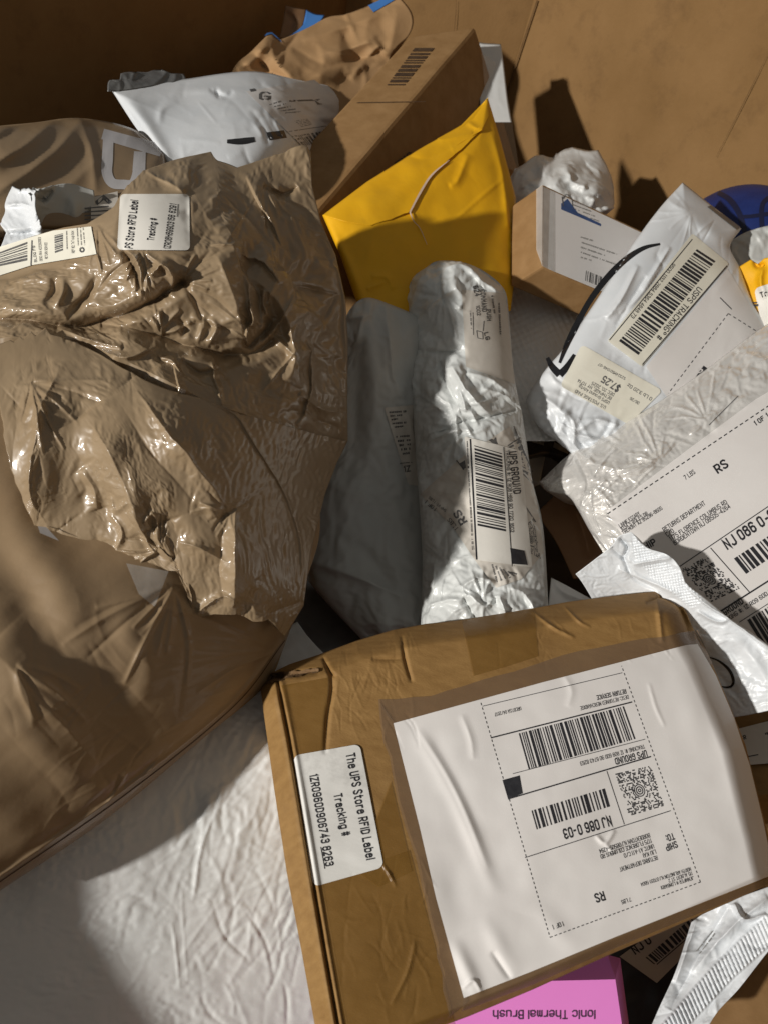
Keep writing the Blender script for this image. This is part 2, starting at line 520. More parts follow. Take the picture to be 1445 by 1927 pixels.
GLY.update({'0': GLY['O'], '1': "16 27 20", '2': "06 17 37 46 45 00 40", '3': "06 17 37 46 45 34 14;34 43 41 30 10 01", '4': "30 37 02 42", '5': "47 07 04 34 43 41 30 10 01",
 '6': "46 37 17 06 01 10 30 41 43 34 14 03", '7': "07 47 10", '8': "14 05 06 17 37 46 45 34 14 03 01 10 30 41 43 34", '9': "01 10 30 41 46 37 17 06 04 13 33 44",
 '#': "10 17;30 37;02 42;05 45", ':': "00 01;04 05", '.': "00 01", ',': "01 0a", '-': "13 33", '/': "00 47", '$': GLY['S'] + ";28 2a", '\u00ae': "14 05 06 17 27 36 35 24 14"})
_TXT = {}
def text_geo(s, bold):
    """condensed label lettering drawn from pen strokes; cap height 0.73"""
    if (s, bold) in _TXT: return _TXT[(s, bold)]
    num = lambda c: {'a': -1, 'b': -2}.get(c, None) if c in 'ab' else int(c)
    V, Fc, x0 = [], [], 0.0
    th = 0.78 if bold else 0.58
    for ch in s:
        if ch == ' ': x0 += 3.0; continue
        g = GLY.get(ch, "00 07 47 40 00"); mx = 0
        for st in g.split(';'):
            q = np.array([(num(a[0]), num(a[1])) for a in st.split()], float); mx = max(mx, q[:, 0].max())
            d = np.diff(q, axis=0); d /= np.maximum(np.linalg.norm(d, axis=1), 1e-9)[:, None]
            n = np.stack([-d[:, 1], d[:, 0]], -1)
            q = q.copy(); q[0] -= d[0] * th * .8; q[-1] += d[-1] * th * .8
            vn = np.vstack([n[:1], n[:-1] + n[1:], n[-1:]]) if len(n) > 1 else np.vstack([n, n])
            l2 = np.maximum((vn ** 2).sum(1), .35)
            if len(n) > 1: vn[1:-1] = vn[1:-1] * 2 / l2[1:-1, None]
            b0 = len(V)
            for p_, v_ in zip(q, vn): V += [p_ + v_ * th + (x0, 0), p_ - v_ * th + (x0, 0)]
            Fc += [[b0 + 2 * i, b0 + 2 * i + 1, b0 + 2 * i + 3, b0 + 2 * i + 2] for i in range(len(q) - 1)]
        x0 += mx + (2.5 if bold else 2.1)
    v = np.array(V) / 7 * .73; v[:, 0] -= v[:, 0].min()
    _TXT[(s, bold)] = (v, Fc)
    return _TXT[(s, bold)]

class Print:
    """flat print that lies on a surface: collects shapes given in picture points, then builds one mesh"""
    def __init__(s, surf, parent, off=0.0005, lvl=1):
        so = SHEET_OFF.get(parent['_obj'].name)
        s.surf, s.parent, s.off = surf, parent, off if so is None else so + (.00016 if not isinstance(surf, MeshSurf) else .0003) * lvl
        s.v, s.f = [], []
    def _add(s, pts, faces):
        b = sum(len(a) for a in s.v)
        s.v.append(np.asarray(pts, float)); s.f += [[i + b for i in q] for q in faces]
    def text(s, t, p0, p1, h, bold=False, up=None):
        v, f = text_geo(t, bold)
        if not len(v): return
        p0, p1 = A(*p0), A(*p1)
        r = p1 - p0; w = v[:, 0].max()
        e = r / np.linalg.norm(r)
        u = A(e[1], -e[0]) if up is None else A(*up)
        s._add(p0 + (v[:, :1] / w) * r + (v[:, 1:] / 0.73) * h * u, f)
    def quad(s, q, nu=1, nv=1):
        a, b, c, d = [A(*x) for x in q]
        u = np.linspace(0, 1, nu + 1)[None, :, None]; v = np.linspace(0, 1, nv + 1)[:, None, None]
        g = (1 - u) * (1 - v) * a + u * (1 - v) * b + u * v * c + (1 - u) * v * d
        s._add(g.reshape(-1, 2), grid_faces(nv + 1, nu + 1).tolist())
    def line(s, p0, p1, th):
        p0, p1 = A(*p0), A(*p1); e = (p1 - p0) / np.linalg.norm(p1 - p0); n = A(-e[1], e[0]) * th / 2
        s.quad([p0 - n, p1 - n, p1 + n, p0 + n], nu=max(1, int(np.linalg.norm(p1 - p0) / 6)))
    def dash(s, p0, p1, on, gap, th):
        p0, p1 = A(*p0), A(*p1); L = np.linalg.norm(p1 - p0); e = (p1 - p0) / L; t = 0
        while t < L:
            s.line(p0 + e * t, p0 + e * min(t + on, L), th); t += on + gap
    def bars(s, q, seed, n=60, fill=.5):
        r = random.Random(seed); a, b, c, d = [A(*x) for x in q]
        ws = []
        while sum(ws) < n * 2:
            ws += [r.choice((1, 1, 1.6, 2.4, 3)), r.choice((1, 1, 1.5, 2))]
        tot = sum(ws) - ws[-1]; t = 0
        nv = max(1, int(np.linalg.norm(d - a) / 8))
        for i, w in enumerate(ws):
            if i % 2 == 0:
                t0, t1 = t / tot, (t + w) / tot
                s.quad([a + (b - a) * t0, a + (b - a) * t1, d + (c - d) * t1, d + (c - d) * t0], 1, nv)
            t += w
    def maxicode(s, q, seed, n=27):
        r = random.Random(seed); a, b, c, d = [A(*x) for x in q]
        f = lambda u, v: (1 - u) * (1 - v) * a + u * (1 - v) * b + u * v * c + (1 - u) * v * d
        for j in range(n):
            for i in range(n):
                u, v = (i + .5 * (j % 2)) / n, j / n
                if math.hypot(u - .5, v - .5) < .17 or r.random() < .52: continue
                k = 1.0 / n
                s._add([f(u, v + k * .2), f(u + k * .5, v - k * .05), f(u + k, v + k * .2), f(u + k, v + k * .8), f(u + k * .5, v + k * 1.0), f(u, v + k * .8)], [[0, 1, 2, 3, 4, 5]])
        for (r0, r1) in ((.02, .045), (.072, .10), (.125, .15)):
            th = np.linspace(0, 2 * math.pi, 25)[:-1]
            ring = [f(.5 + r0 * math.cos(t), .5 + r0 * math.sin(t)) for t in th] + [f(.5 + r1 * math.cos(t), .5 + r1 * math.sin(t)) for t in th]
            s._add(ring, [[i, (i + 1) % 24, 24 + (i + 1) % 24, 24 + i] for i in range(24)])
    def stroke(s, pts, widths, step=3):
        q = catmull(pts, 8); L = plen(q); n = max(3, int(L / step)); q = resample(q, n, False)
        t = np.gradient(q, axis=0); t /= np.linalg.norm(t, axis=1)[:, None]
        nn = np.stack([-t[:, 1], t[:, 0]], -1)
        w = np.interp(np.linspace(0, 1, n), np.linspace(0, 1, len(widths)), widths)[:, None] / 2
        m = 5
        g = np.stack([q + nn * w * k for k in np.linspace(-1, 1, m)], 1)
        s._add(g.reshape(-1, 2), grid_faces(n, m).tolist())
    def poly(s, pts):
        s._add(pts, [list(range(len(pts)))])
    def scribble(s, p0, p1, h, seed):
        """print too small to read in the photograph: rows of short dashes"""
        r = random.Random(seed); p0, p1 = A(*p0), A(*p1); L = np.linalg.norm(p1 - p0); e = (p1 - p0) / L; t = 0
        while t < L:
            w = r.uniform(.4, 1.0) * h
            if r.random() > .15: s.line(p0 + e * t, p0 + e * min(t + w * .75, L), h * r.uniform(.6, 1))
            t += w
    def build(s, name, m):
        if not s.v: return None
        p = np.vstack(s.v)
        o = mesh_obj(name, s.surf.pt(p, s.off), s.f, m, s.parent, shade=False)
        if name in ('lettering', 'matrix_code', 'faint_lettering'): o['kind'] = 'stuff'
        return o

def box3(name, parent, m, o, u, v, w, bev=0.003, cuts=7, wob=0.0015, seed=1):
    """cardboard box from a corner and three edge vectors"""
    bm = bmesh.new()
    o, u, v, w = [np.array(x, float) for x in (o, u, v, w)]
    c = [o + a * u + b * v + k * w for a in (0, 1) for b in (0, 1) for k in (0, 1)]
    vs = [bm.verts.new(x) for x in c]
    for f in ((0, 1, 3, 2), (4, 6, 7, 5), (0, 4, 5, 1), (2, 3, 7, 6), (0, 2, 6, 4), (1, 5, 7, 3)):
        bm.faces.new([vs[i] for i in f])
    bmesh.ops.recalc_face_normals(bm, faces=bm.faces)
    bmesh.ops.bevel(bm, geom=bm.edges[:], offset=bev, segments=2, affect='EDGES', profile=.6)
    bmesh.ops.subdivide_edges(bm, edges=[e for e in bm.edges if e.calc_length() > 0.02], cuts=cuts, use_grid_fill=True)
    r = np.array([q.co for q in bm.verts])
    nx = noise2(r[:, 0] * 18, r[:, 1] * 18 + r[:, 2] * 11, seed); ny = noise2(r[:, 1] * 18 + 5, r[:, 2] * 18, seed + 3)
    for i, q in enumerate(bm.verts):
        q.co.x += nx[i] * wob; q.co.y += ny[i] * wob; q.co.z += (nx[i] + ny[i]) * wob * .5
    vv = [tuple(q.co) for q in bm.verts]; bm.verts.index_update()
    ff = [[q.index for q in f.verts] for f in bm.faces]
    bm.free()
    ob = mesh_obj(name, vv, ff, m, parent)
    try:
        ob.data.polygons.foreach_set('use_smooth', [False] * len(ob.data.polygons))
    except Exception:
        pass
    return ob

# ------------------------------------------------------------------ materials
def mat(name, col, col2=None, nscale=30, rough=.5, rough2=None, spec=.5, bump=0.0, bscale=300, bdist=.001, stretch=(1, 1, 1),
        alpha=1.0, transl=0.0, coat=0.0, detail=6, contrast=(.35, .65), bump2=None, dirt=None, metal=0.0, crumple=None):
    m = bpy.data.materials.new(name); m.use_nodes = True
    nt = m.node_tree; N = nt.nodes; Lk = nt.links.new
    b = N['Principled BSDF']; out = N['Material Output']
    tc = N.new('ShaderNodeTexCoord'); mp = N.new('ShaderNodeMapping'); Lk(tc.outputs['Object'], mp.inputs[0])
    mp.inputs['Scale'].default_value = stretch
    b.inputs['Roughness'].default_value = rough
    b.inputs['Specular IOR Level'].default_value = spec
    b.inputs['Coat Weight'].default_value = coat; b.inputs['Coat Roughness'].default_value = .10
    b.inputs['Metallic'].default_value = metal
    c = (*col, 1); csock = None
    if col2 is not None:
        nz = N.new('ShaderNodeTexNoise'); nz.inputs['Scale'].default_value = nscale; nz.inputs['Detail'].default_value = detail
        nz.inputs['Roughness'].default_value = .65
        Lk(mp.outputs[0], nz.inputs['Vector'])
        cr = N.new('ShaderNodeValToRGB'); cr.color_ramp.elements[0].position = contrast[0]; cr.color_ramp.elements[1].position = contrast[1]
        cr.color_ramp.elements[0].color = c; cr.color_ramp.elements[1].color = (*col2, 1)
        Lk(nz.outputs['Fac'], cr.inputs[0]); csock = cr.outputs[0]
        if rough2 is not None:
            mr = N.new('ShaderNodeMapRange'); mr.inputs['From Min'].default_value = .35; mr.inputs['From Max'].default_value = .65
            mr.inputs['To Min'].default_value = rough; mr.inputs['To Max'].default_value = rough2
            Lk(nz.outputs['Fac'], mr.inputs['Value']); Lk(mr.outputs[0], b.inputs['Roughness'])
    if dirt is not None:
        dcol, dscale, lo_, hi_, amt = dirt
        nz = N.new('ShaderNodeTexNoise'); nz.inputs['Scale'].default_value = dscale; nz.inputs['Detail'].default_value = 8
        nz.inputs['Roughness'].default_value = .7
        Lk(tc.outputs['Object'], nz.inputs['Vector'])
        mr = N.new('ShaderNodeMapRange'); mr.inputs['From Min'].default_value = lo_; mr.inputs['From Max'].default_value = hi_
        mr.inputs['To Max'].default_value = amt; Lk(nz.outputs['Fac'], mr.inputs['Value'])
        mx = N.new('ShaderNodeMix'); mx.data_type = 'RGBA'
        mx.inputs['A'].default_value = c; mx.inputs['B'].default_value = (*dcol, 1)
        if csock is not None: Lk(csock, mx.inputs['A'])
        Lk(mr.outputs[0], mx.inputs['Factor']); csock = mx.outputs['Result']
    b.inputs['Base Color'].default_value = c
    if csock is not None: Lk(csock, b.inputs['Base Color'])
    nsock = None
    if crumple:
        cs_, cstr, cd = crumple
        wn = N.new('ShaderNodeTexNoise'); wn.inputs['Scale'].default_value = cs_ * .6; Lk(tc.outputs['Object'], wn.inputs['Vector'])
        wa = N.new('ShaderNodeVectorMath'); wa.operation = 'MULTIPLY_ADD'; wa.inputs[1].default_value = (1.2 / cs_,) * 3
        Lk(wn.outputs['Color'], wa.inputs[0]); Lk(tc.outputs['Object'], wa.inputs[2])
        vo = N.new('ShaderNodeTexVoronoi'); vo.feature = 'DISTANCE_TO_EDGE'; vo.inputs['Scale'].default_value = cs_
        Lk(wa.outputs[0], vo.inputs['Vector'])
        mn = N.new('ShaderNodeMath'); mn.operation = 'MINIMUM'; mn.inputs[1].default_value = .32; Lk(vo.outputs['Distance'], mn.inputs[0])
        bp = N.new('ShaderNodeBump'); bp.inputs['Strength'].default_value = cstr; bp.inputs['Distance'].default_value = cd
        Lk(mn.outputs[0], bp.inputs['Height']); nsock = bp.outputs[0]
    for (bs, bst, bd, strv) in ([(bscale, bump, bdist, stretch)] if bump else []) + ([bump2] if bump2 else []):
        nz = N.new('ShaderNodeTexNoise'); nz.inputs['Scale'].default_value = bs; nz.inputs['Detail'].default_value = 5
        mp2 = N.new('ShaderNodeMapping'); Lk(tc.outputs['Object'], mp2.inputs[0]); mp2.inputs['Scale'].default_value = strv
        Lk(mp2.outputs[0], nz.inputs['Vector'])
        bp = N.new('ShaderNodeBump'); bp.inputs['Strength'].default_value = bst; bp.inputs['Distance'].default_value = bd
        Lk(nz.outputs['Fac'], bp.inputs['Height'])
        if nsock is not None: Lk(nsock, bp.inputs['Normal'])
        nsock = bp.outputs[0]
    if nsock is not None: Lk(nsock, b.inputs['Normal'])
    b.inputs['Alpha'].default_value = alpha
    if transl:
        t = N.new('ShaderNodeBsdfTranslucent'); ms = N.new('ShaderNodeMixShader'); ms.inputs[0].default_value = transl
        t.inputs['Color'].default_value = c
        if csock is not None: Lk(csock, t.inputs['Color'])
        Lk(b.outputs[0], ms.inputs[1]); Lk(t.outputs[0], ms.inputs[2]); Lk(ms.outputs[0], out.inputs[0])
    return m

M = {}
M['bin'] = mat('bin_cardboard', (.215, .119, .043), (.31, .180, .074), 7, .85, spec=.2, bump=.35, bscale=260, bdist=.0008, detail=12, contrast=(.25, .75),
               bump2=(14, .35, .006, (1, 1, .6)), dirt=((.12, .065, .028), 22, .52, .8, .55))
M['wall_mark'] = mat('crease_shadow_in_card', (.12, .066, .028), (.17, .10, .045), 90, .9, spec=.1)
M['card'] = mat('box_cardboard', (.27, .152, .060), (.34, .20, .086), 40, .75, spec=.25, bump=.22, bscale=420, bdist=.0005, detail=10,
                bump2=(60, .15, .001, (1, 1, 1)), dirt=((.20, .11, .045), 9, .52, .75, .5))
M['card_old'] = mat('worn_cardboard', (.225, .122, .037), (.315, .182, .062), 60, .68, spec=.3, bump=.4, bscale=500, bdist=.0005, detail=12, stretch=(1, 3, 1), contrast=(.3, .7),
                    bump2=(90, .25, .0012, (1, 1, 1)), dirt=((.16, .085, .03), 14, .52, .72, .55))
M['card_edge'] = mat('raw_card_edge', (.24, .15, .08), (.13, .075, .035), 120, .9, spec=.1, bump=.6, bscale=500, bdist=.001)
M['kraft'] = mat('kraft_paper', (.36, .215, .10), (.42, .26, .13), 12, .75, spec=.2, bump=.2, bscale=300, bdist=.0006, bump2=(40, .3, .002, (1, 1, 1)))
M['kraft_dark'] = mat('dark_kraft_paper', (.23, .125, .06), (.27, .15, .075), 14, .6, spec=.3, bump=.2, bscale=200, bdist=.0006)
M['blue_band'] = mat('blue_paper_band', (.04, .15, .42), (.05, .18, .48), 20, .6, bump=.1)
M['tan'] = mat('tan_film', (.31, .222, .132), (.34, .248, .15), 16, .36, rough2=.44, spec=.5, bump=.06, bscale=160, bdist=.0006, bump2=(45, .08, .001, (1, 1, 1)), transl=.08, coat=.55)
M['tan_dull'] = mat('matt_tan_film', (.275, .188, .106), (.305, .212, .122), 12, .36, rough2=.44, spec=.45, coat=.3, bump=.12, bscale=140, bdist=.001, bump2=(30, .2, .003, (1, 1, 1)))
M['white'] = mat('white_film', (.68, .71, .74), (.74, .76, .78), 16, .33, rough2=.42, spec=.5, bump=.12, bscale=120, bdist=.001,
                 bump2=(420, .08, .0004, (1, 1, 1)), dirt=((.45, .45, .44), 8, .62, .85, .5))
M['white_dull'] = mat('grubby_white_film', (.68, .69, .68), (.74, .74, .73), 14, .4, rough2=.5, spec=.45, bump=.15, bscale=110, bdist=.001,
                      bump2=(300, .1, .0005, (1, 1, 1)), dirt=((.42, .40, .37), 10, .55, .8, .5))
M['silver'] = mat(crumple=(55, .30, .003), name='silver_white_film', col=(.60, .62, .61), col2=(.68, .70, .69), nscale=18, rough=.28, rough2=.36, spec=.6, bump=.15, bscale=130, bdist=.001,
                  bump2=(300, .1, .0005, (1, 1, 1)), dirt=((.38, .37, .34), 12, .55, .8, .5))
M['grey'] = mat('grey_film', (.50, .51, .495), (.55, .56, .54), 12, .4, rough2=.48, spec=.4, bump=.15, bscale=90, bdist=.001)
M['grey_dark'] = mat('dark_grey_film', (.12, .12, .12), (.17, .17, .165), 30, .35, spec=.5, bump=.3, bscale=120, bdist=.002)
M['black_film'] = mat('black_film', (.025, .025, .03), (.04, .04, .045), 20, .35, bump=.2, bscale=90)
M['pearl'] = mat('pearl_film', (.74, .72, .69), (.79, .77, .74), 20, .22, rough2=.30, spec=.7, metal=.3, crumple=(60, .25, .003), bump=.25, bscale=90, bdist=.0015, bump2=(260, .25, .0008, (1, 1, 1)), coat=.25)
M['bubble'] = mat('bubble_film', (.72, .71, .69), (.78, .77, .75), 30, .4, bump=.3, bscale=130, bdist=.002)
M['paper'] = mat('label_paper', (.74, .71, .69), (.78, .755, .735), 10, .6, spec=.35, bump=.12, bscale=70, bdist=.001, bump2=(700, .08, .0002, (1, 1, 1)), coat=.12, dirt=((.52, .48, .44), 6, .58, .85, .4))
M['sticker'] = mat('sticker_paper', (.74, .715, .66), (.79, .765, .71), 18, .5, spec=.35, bump=.06, bscale=120, bdist=.0006, dirt=((.50, .47, .42), 20, .56, .8, .45))
M['sticker_old'] = mat('smudged_sticker_paper', (.66, .65, .62), (.74, .73, .70), 26, .5, spec=.35, bump=.08, bscale=120, bdist=.0006, stretch=(1, 4, 1), dirt=((.30, .29, .27), 34, .52, .75, .6))
M['sticker_dim'] = mat('beige_sticker_paper', (.60, .56, .50), (.66, .62, .56), 18, .55, spec=.3, bump=.08, bscale=120, bdist=.0006, dirt=((.36, .33, .29), 24, .55, .8, .45))
M['cream'] = mat('cream_label', (.77, .74, .63), (.81, .785, .68), 18, .5, spec=.35, bump=.06, bscale=120, bdist=.0006)
M['ink'] = mat('black_ink', (.018, .018, .022), (.035, .035, .04), 200, .45, spec=.4)
M['ink_grey'] = mat('worn_ink', (.07, .07, .075), (.16, .155, .15), 160, .5, spec=.4)
M['ink_faint'] = mat('faint_ink', (.22, .21, .20), (.34, .33, .31), 120, .55, spec=.3)
M['ink_brown'] = mat('printed_brown_ink', (.05, .03, .02), (.09, .055, .03), 120, .7, spec=.2)
M['gloss_black'] = mat('glossy_black_print', (.012, .012, .014), None, rough=.25, spec=.6, bump=.15, bscale=120, bdist=.001)
M['white_print'] = mat('pale_logo_print', (.52, .51, .53), (.58, .57, .58), 20, .45, bump=.1, bscale=100)
M['yellow'] = mat('yellow_kraft', (.80, .41, .006), (.86, .47, .010), 7, .5, rough2=.58, spec=.35, bump=.15, bscale=220, bdist=.0006, bump2=(26, .25, .003, (1, 1, 1)), dirt=((.60, .33, .02), 12, .5, .8, .5))
M['torn'] = mat('torn_paper_edge', (.75, .55, .40), (.8, .62, .5), 60, .8)
M['pink'] = mat('pink_card', (.80, .24, .66), (.82, .26, .69), 6, .42, spec=.4, bump=.03, bscale=200)
M['pink_ink'] = mat('grey_pink_ink', (.10, .045, .10), None, rough=.5)
M['blue'] = mat('blue_rubber', (.010, .022, .115), (.014, .03, .15), 40, .5, spec=.35, bump=.25, bscale=500, bdist=.0006)
M['stripe_ink'] = mat('dark_blue_stripe', (.006, .008, .035), None, rough=.5)
M['navy'] = mat('navy_print', (.03, .07, .20), (.05, .10, .25), 60, .6)
M['tape'] = mat('clear_tape', (.21, .135, .085), (.24, .16, .10), 20, .22, rough2=.36, spec=.6, alpha=.52, bump=.12, bscale=60, bdist=.001)
M['tape_amber'] = mat('amber_tape', (.21, .105, .018), (.25, .13, .026), 30, .25, rough2=.4, spec=.5, alpha=.48, bump=.1, bscale=80, bdist=.001)
M['clear'] = mat('clear_film', (.75, .75, .73), (.85, .85, .83), 20, .15, spec=.7, alpha=.22, bump=.35, bscale=40, bdist=.003)
M['haze_film'] = mat('cloudy_clear_film', (.55, .53, .50), (.68, .66, .63), 20, .2, spec=.7, alpha=.5, bump=.35, bscale=40, bdist=.003)

class Bars:
    """every barcode of a label is a mesh of its own"""
    def __init__(s, surf, parent, off): s.a, s.l = (surf, parent, off), []
    def bars(s, *k):
        p = Print(*s.a); p.bars(*k); s.l.append(p)
    def build(s, name, m):
        for p in s.l: p.build(name, m)

def label_prints(surf, lab, off):
    return Print(surf, lab, off), Bars(surf, lab, off), Print(surf, lab, off)

def fin(pt, pb=None, pc=None, m='ink'):
    pt.build('lettering', M[m])
    if pb: pb.build('barcode', M[m])
    if pc: pc.build('matrix_code', M[m])

# ================================================================== the bin
zc = CAM_HEIGHT
e1 = P(A(655, 0), 1.15); e2 = P(A(1003, 0), 1.15)
rd_ = A(0.83, -0.557)
TOP = zc - 0.15
T_CTRL = [(0, 1650, .472), (100, 1900, .470), (550, 1300, .558), (560, 1900, .530), (520, 1150, .64), (350, 1650, .512), (200, 1560, .492), (400, 1400, .532)]
c1, c2 = A(e1[0], e1[1]), A(e2[0], e2[1])
c8 = A(-.86, -.20); c7 = A(-.82, -.75); c6 = A(0.30, -0.70); c5 = A(0.80, -0.40)
c3 = A(c2[0] + rd_[0] * .85, c2[1] + rd_[1] * .85); c4 = A(.88, .25)
bin_t = thing('cardboard_bin', 'large brown corrugated cardboard bin whose walls surround the heap of parcels', 'bin', (0, .4, 0))
def wall(a, b, z0=0.0, z1=TOP, t=0.012, nm='wall_panel', seed=0):
    a, b = A(*a), A(*b); d = (b - a); L = np.linalg.norm(d); d /= L; n = A(d[1], -d[0])
    cen = A(0.0, 0.5)
    if n @ (cen - a) < 0: n = -n
    nu, nv = 60, 60
    u = np.linspace(-0.004, L + 0.004, nu); v = np.linspace(z0, z1, nv)
    U, V = np.meshgrid(u, v)
    wob = .0025 * noise2(U * 3.1 + seed, V * 2.3, seed) + .001 * noise2(U * 9, V * 7 + seed, seed + 4)
    fr = np.stack([a[0] + d[0] * U + n[0] * wob, a[1] + d[1] * U + n[1] * wob, V], -1).reshape(-1, 3)
    bk = fr - A(n[0], n[1], 0) * t
    fs = grid_faces(nv, nu); k = nv * nu
    i = np.arange(k).reshape(nv, nu)
    loop = list(i[0, :-1]) + list(i[:-1, -1]) + list(i[-1, :0:-1]) + list(i[:0:-1, 0])
    skirt = [[loop[j], loop[(j + 1) % len(loop)], loop[(j + 1) % len(loop)] + k, loop[j] + k] for j in range(len(loop))]
    return mesh_obj(nm, np.vstack([fr, bk]), fs.tolist() + (fs + k).tolist() + skirt, M['bin'], bin_t)
_cs = [c1, c2, c3, c4, c5, c6, c7, c8]
for k in range(8):
    wall(_cs[k], _cs[(k + 1) % 8], seed=k, z1=TOP + .30 if k < 3 else TOP if k in (3, 7) else TOP - .22)
# unseen sheet added to throw the corner-shaped shadow on the white mailer
_ts = Surf(T_CTRL)
def toward_lamp(x, y, k):
    p = _ts.pt(A(x, y)); d = LPOS - p
    return p + d / np.linalg.norm(d) * k
f1, f2, f3 = toward_lamp(190, 1560, .30), toward_lamp(190, 1738, .30), toward_lamp(345, 1935, .30)
f1 = f2 + (f1 - f2) * 3.0; f3 = f2 + (f3 - f2) * 3.0
f4 = f3 + A(-.30, -.25, .02); f5 = f1 + A(-.42, -.05, .03)
_fl = np.array([f1, f2, f3, f4, f5]); _n = A(0, 0, .007)
mesh_obj('shadow_sheet', np.vstack([_fl, _fl - _n]), [[0, 1, 2, 3, 4], [9, 8, 7, 6, 5]] + [[i, (i + 1) % 5, (i + 1) % 5 + 5, i + 5] for i in range(5)], M['bin'], bin_t, shade=False)
class PlaneSurf:
    def __init__(s, o, n): s.o, s.n = np.array(o, float), np.array(n, float) / np.linalg.norm(n)
    def pt(s, p, off=0.0):
        p = np.asarray(p, float); sh = p.shape[:-1]; v = rays(p.reshape(-1, 2)) @ M3.T
        return (CAM + v * (((s.o + s.n * off - CAM) @ s.n) / (v @ s.n))[:, None]).reshape(sh + (3,))
WALL_R = PlaneSurf((*c2, 1.0), (-(c3 - c2)[1] * -1, -(c3 - c2)[0], 0)); WALL_C = PlaneSurf((*c1, 1.0), ((c2 - c1)[1], -(c2 - c1)[0], 0))
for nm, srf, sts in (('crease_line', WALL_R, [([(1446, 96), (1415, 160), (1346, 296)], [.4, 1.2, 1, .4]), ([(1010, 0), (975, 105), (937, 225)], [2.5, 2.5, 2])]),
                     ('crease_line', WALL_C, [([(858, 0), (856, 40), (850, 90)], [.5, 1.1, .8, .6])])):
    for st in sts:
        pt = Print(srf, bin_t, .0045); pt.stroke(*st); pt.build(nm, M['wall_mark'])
mesh_obj('floor_panel', [(*c, 0.0) for c in _cs], [list(range(8))], M['bin'], bin_t, shade=False)

# ================================================================== back row
def org_at(p, d, drop=0.0):
    o = P(A(*p), d); return (o[0], o[1], max(o[2] - drop, 0.0))

# --- tall brown box
pB = P(A(893, 50), .97); pA = P(A(770, 68), .965); pC = P(A(592, 402), .76)
def solve_depth(px, o, other):
    best = None
    for d in np.linspace(.7, 1.2, 201):
        w = P(A(*px), d) - o
        v = abs(w @ other) / np.linalg.norm(w) / np.linalg.norm(other)
        if best is None or v < best[0]: best = (v, d)
    return best[1]
dE = 1.09
pE = P(A(978, 330), dE)
T = thing('shipping_box', 'long plain brown cardboard box leaning in the far corner with a printed barcode', 'box', org_at((750, 300), .95, .2))
box3('carton', T, M['card'], pB, pA - pB, pC - pB, (pE - pB), bev=.004, cuts=9, wob=.001, seed=4)
S = Surf([(893, 50, .97), (770, 68, .965), (592, 402, .76)], tps=False)
pb = Print(S, T, .0016)
pb.bars([(780, 90), (728, 160), (761, 160), (817, 90)], 5, 17)
pb.build('barcode', M['ink_brown'])
pt = Print(S, T, .0016); pt.line((672, 193), (800, 191), 1.2); pt.build('crease_line', M['ink_brown'])
Ss = Surf([(893, 50, .97), (592, 402, .76), (978, 330, dE)], tps=False)
pt = Print(Ss, T, .0016); pt.text('CK2', (772, 285), (742, 308), 11, True); pt.build('lettering', M['ink'])
sheet('clear_film', T, M['clear'], Ss, ([(905, 100), (935, 120)], [(935, 120), (958, 200), (978, 330)], [(930, 300), (972, 340)], [(905, 100), (915, 200), (930, 300)]), 5, .006)

# --- kraft bag with a blue band
T = thing('paper_bag', 'crumpled brown kraft paper bag with blue tape along its torn top edge', 'bag', org_at((600, 150), .98, .15))
out = [(437, 137), (475, 95), (510, 60), (527, 73), (580, 52), (618, 32), (652, 26), (700, 8), (745, -14), (775, 25), (772, 62), (735, 110), (720, 240), (430, 240)]
fe = [([(512, 62), (518, 110), (560, 160), (575, 200)], .02, 45, 'r'), ([(570, 75), (640, 55), (735, 20)], .007, 22, 'r'), ([(445, 130), (480, 110), (505, 70)], .01, 22, 'r'),
      ([(565, 142), (640, 120), (700, 105), (728, 88)], -.010, 26, 'r'), ([(640, 52), (660, 90), (690, 120)], -.008, 30, 'r'), ([(480, 100), (500, 130), (540, 150)], -.014, 28, 'r'),
      ([(660, 150), (690, 110), (715, 85)], .008, 18, 'r')]
fe += [([(540, 90), (580, 130), (640, 150)], .012, 40, 'w', 1.3), ([(590, 60), (610, 110), (600, 160)], .010, 36, 'w', 1.5), ([(650, 40), (640, 90), (660, 140)], .012, 44, 'w', 1.2), ([(700, 20), (690, 70), (720, 120)], .010, 40, 'w', 1.4),
       ([(470, 130), (500, 90), (512, 66)], .010, 24, 'w', 1.6), ([(600, 100), (660, 92), (720, 60)], .006, 26, 'r'), ([(745, 10), (740, 60), (730, 105)], .008, 26, 'w', 1.2), ([(560, 170), (620, 130), (690, 125)], .008, 30, 'r')]
fe += creases(26, (440, 20, 770, 200), 10, 60, (40, 120), (8, 16), (.004, .011), 31)
S = Surf([(437, 137, .90), (520, 65, .96), (650, 30, 1.0), (760, 10, 1.0), (560, 230, .90), (730, 150, .99)], feats=fe, tps=True)
bag('paper', T, M['kraft'], S, ([(510, 60), (527, 74), (580, 52), (618, 32), (652, 26), (700, 8), (745, -14)], [(745, -14), (775, 25), (772, 62), (735, 110), (720, 240)],
    [(430, 240), (560, 245), (720, 240)], [(510, 60), (475, 95), (437, 137), (430, 240)]), 4, .05)
S = bag.surf
sheet('blue_band', T, M['blue_band'], S, ([(503, 62), (512, 60), (530, 76)], [(530, 76), (531, 80)], [(498, 68), (512, 63), (531, 80)], [(503, 62), (498, 68)]), 4, .002)
sheet('blue_band', T, M['blue_band'], S, ([(693, 10), (745, -14)], [(745, -14), (748, -4)], [(703, 23), (748, -4)], [(693, 10), (703, 23)]), 4, .0015)
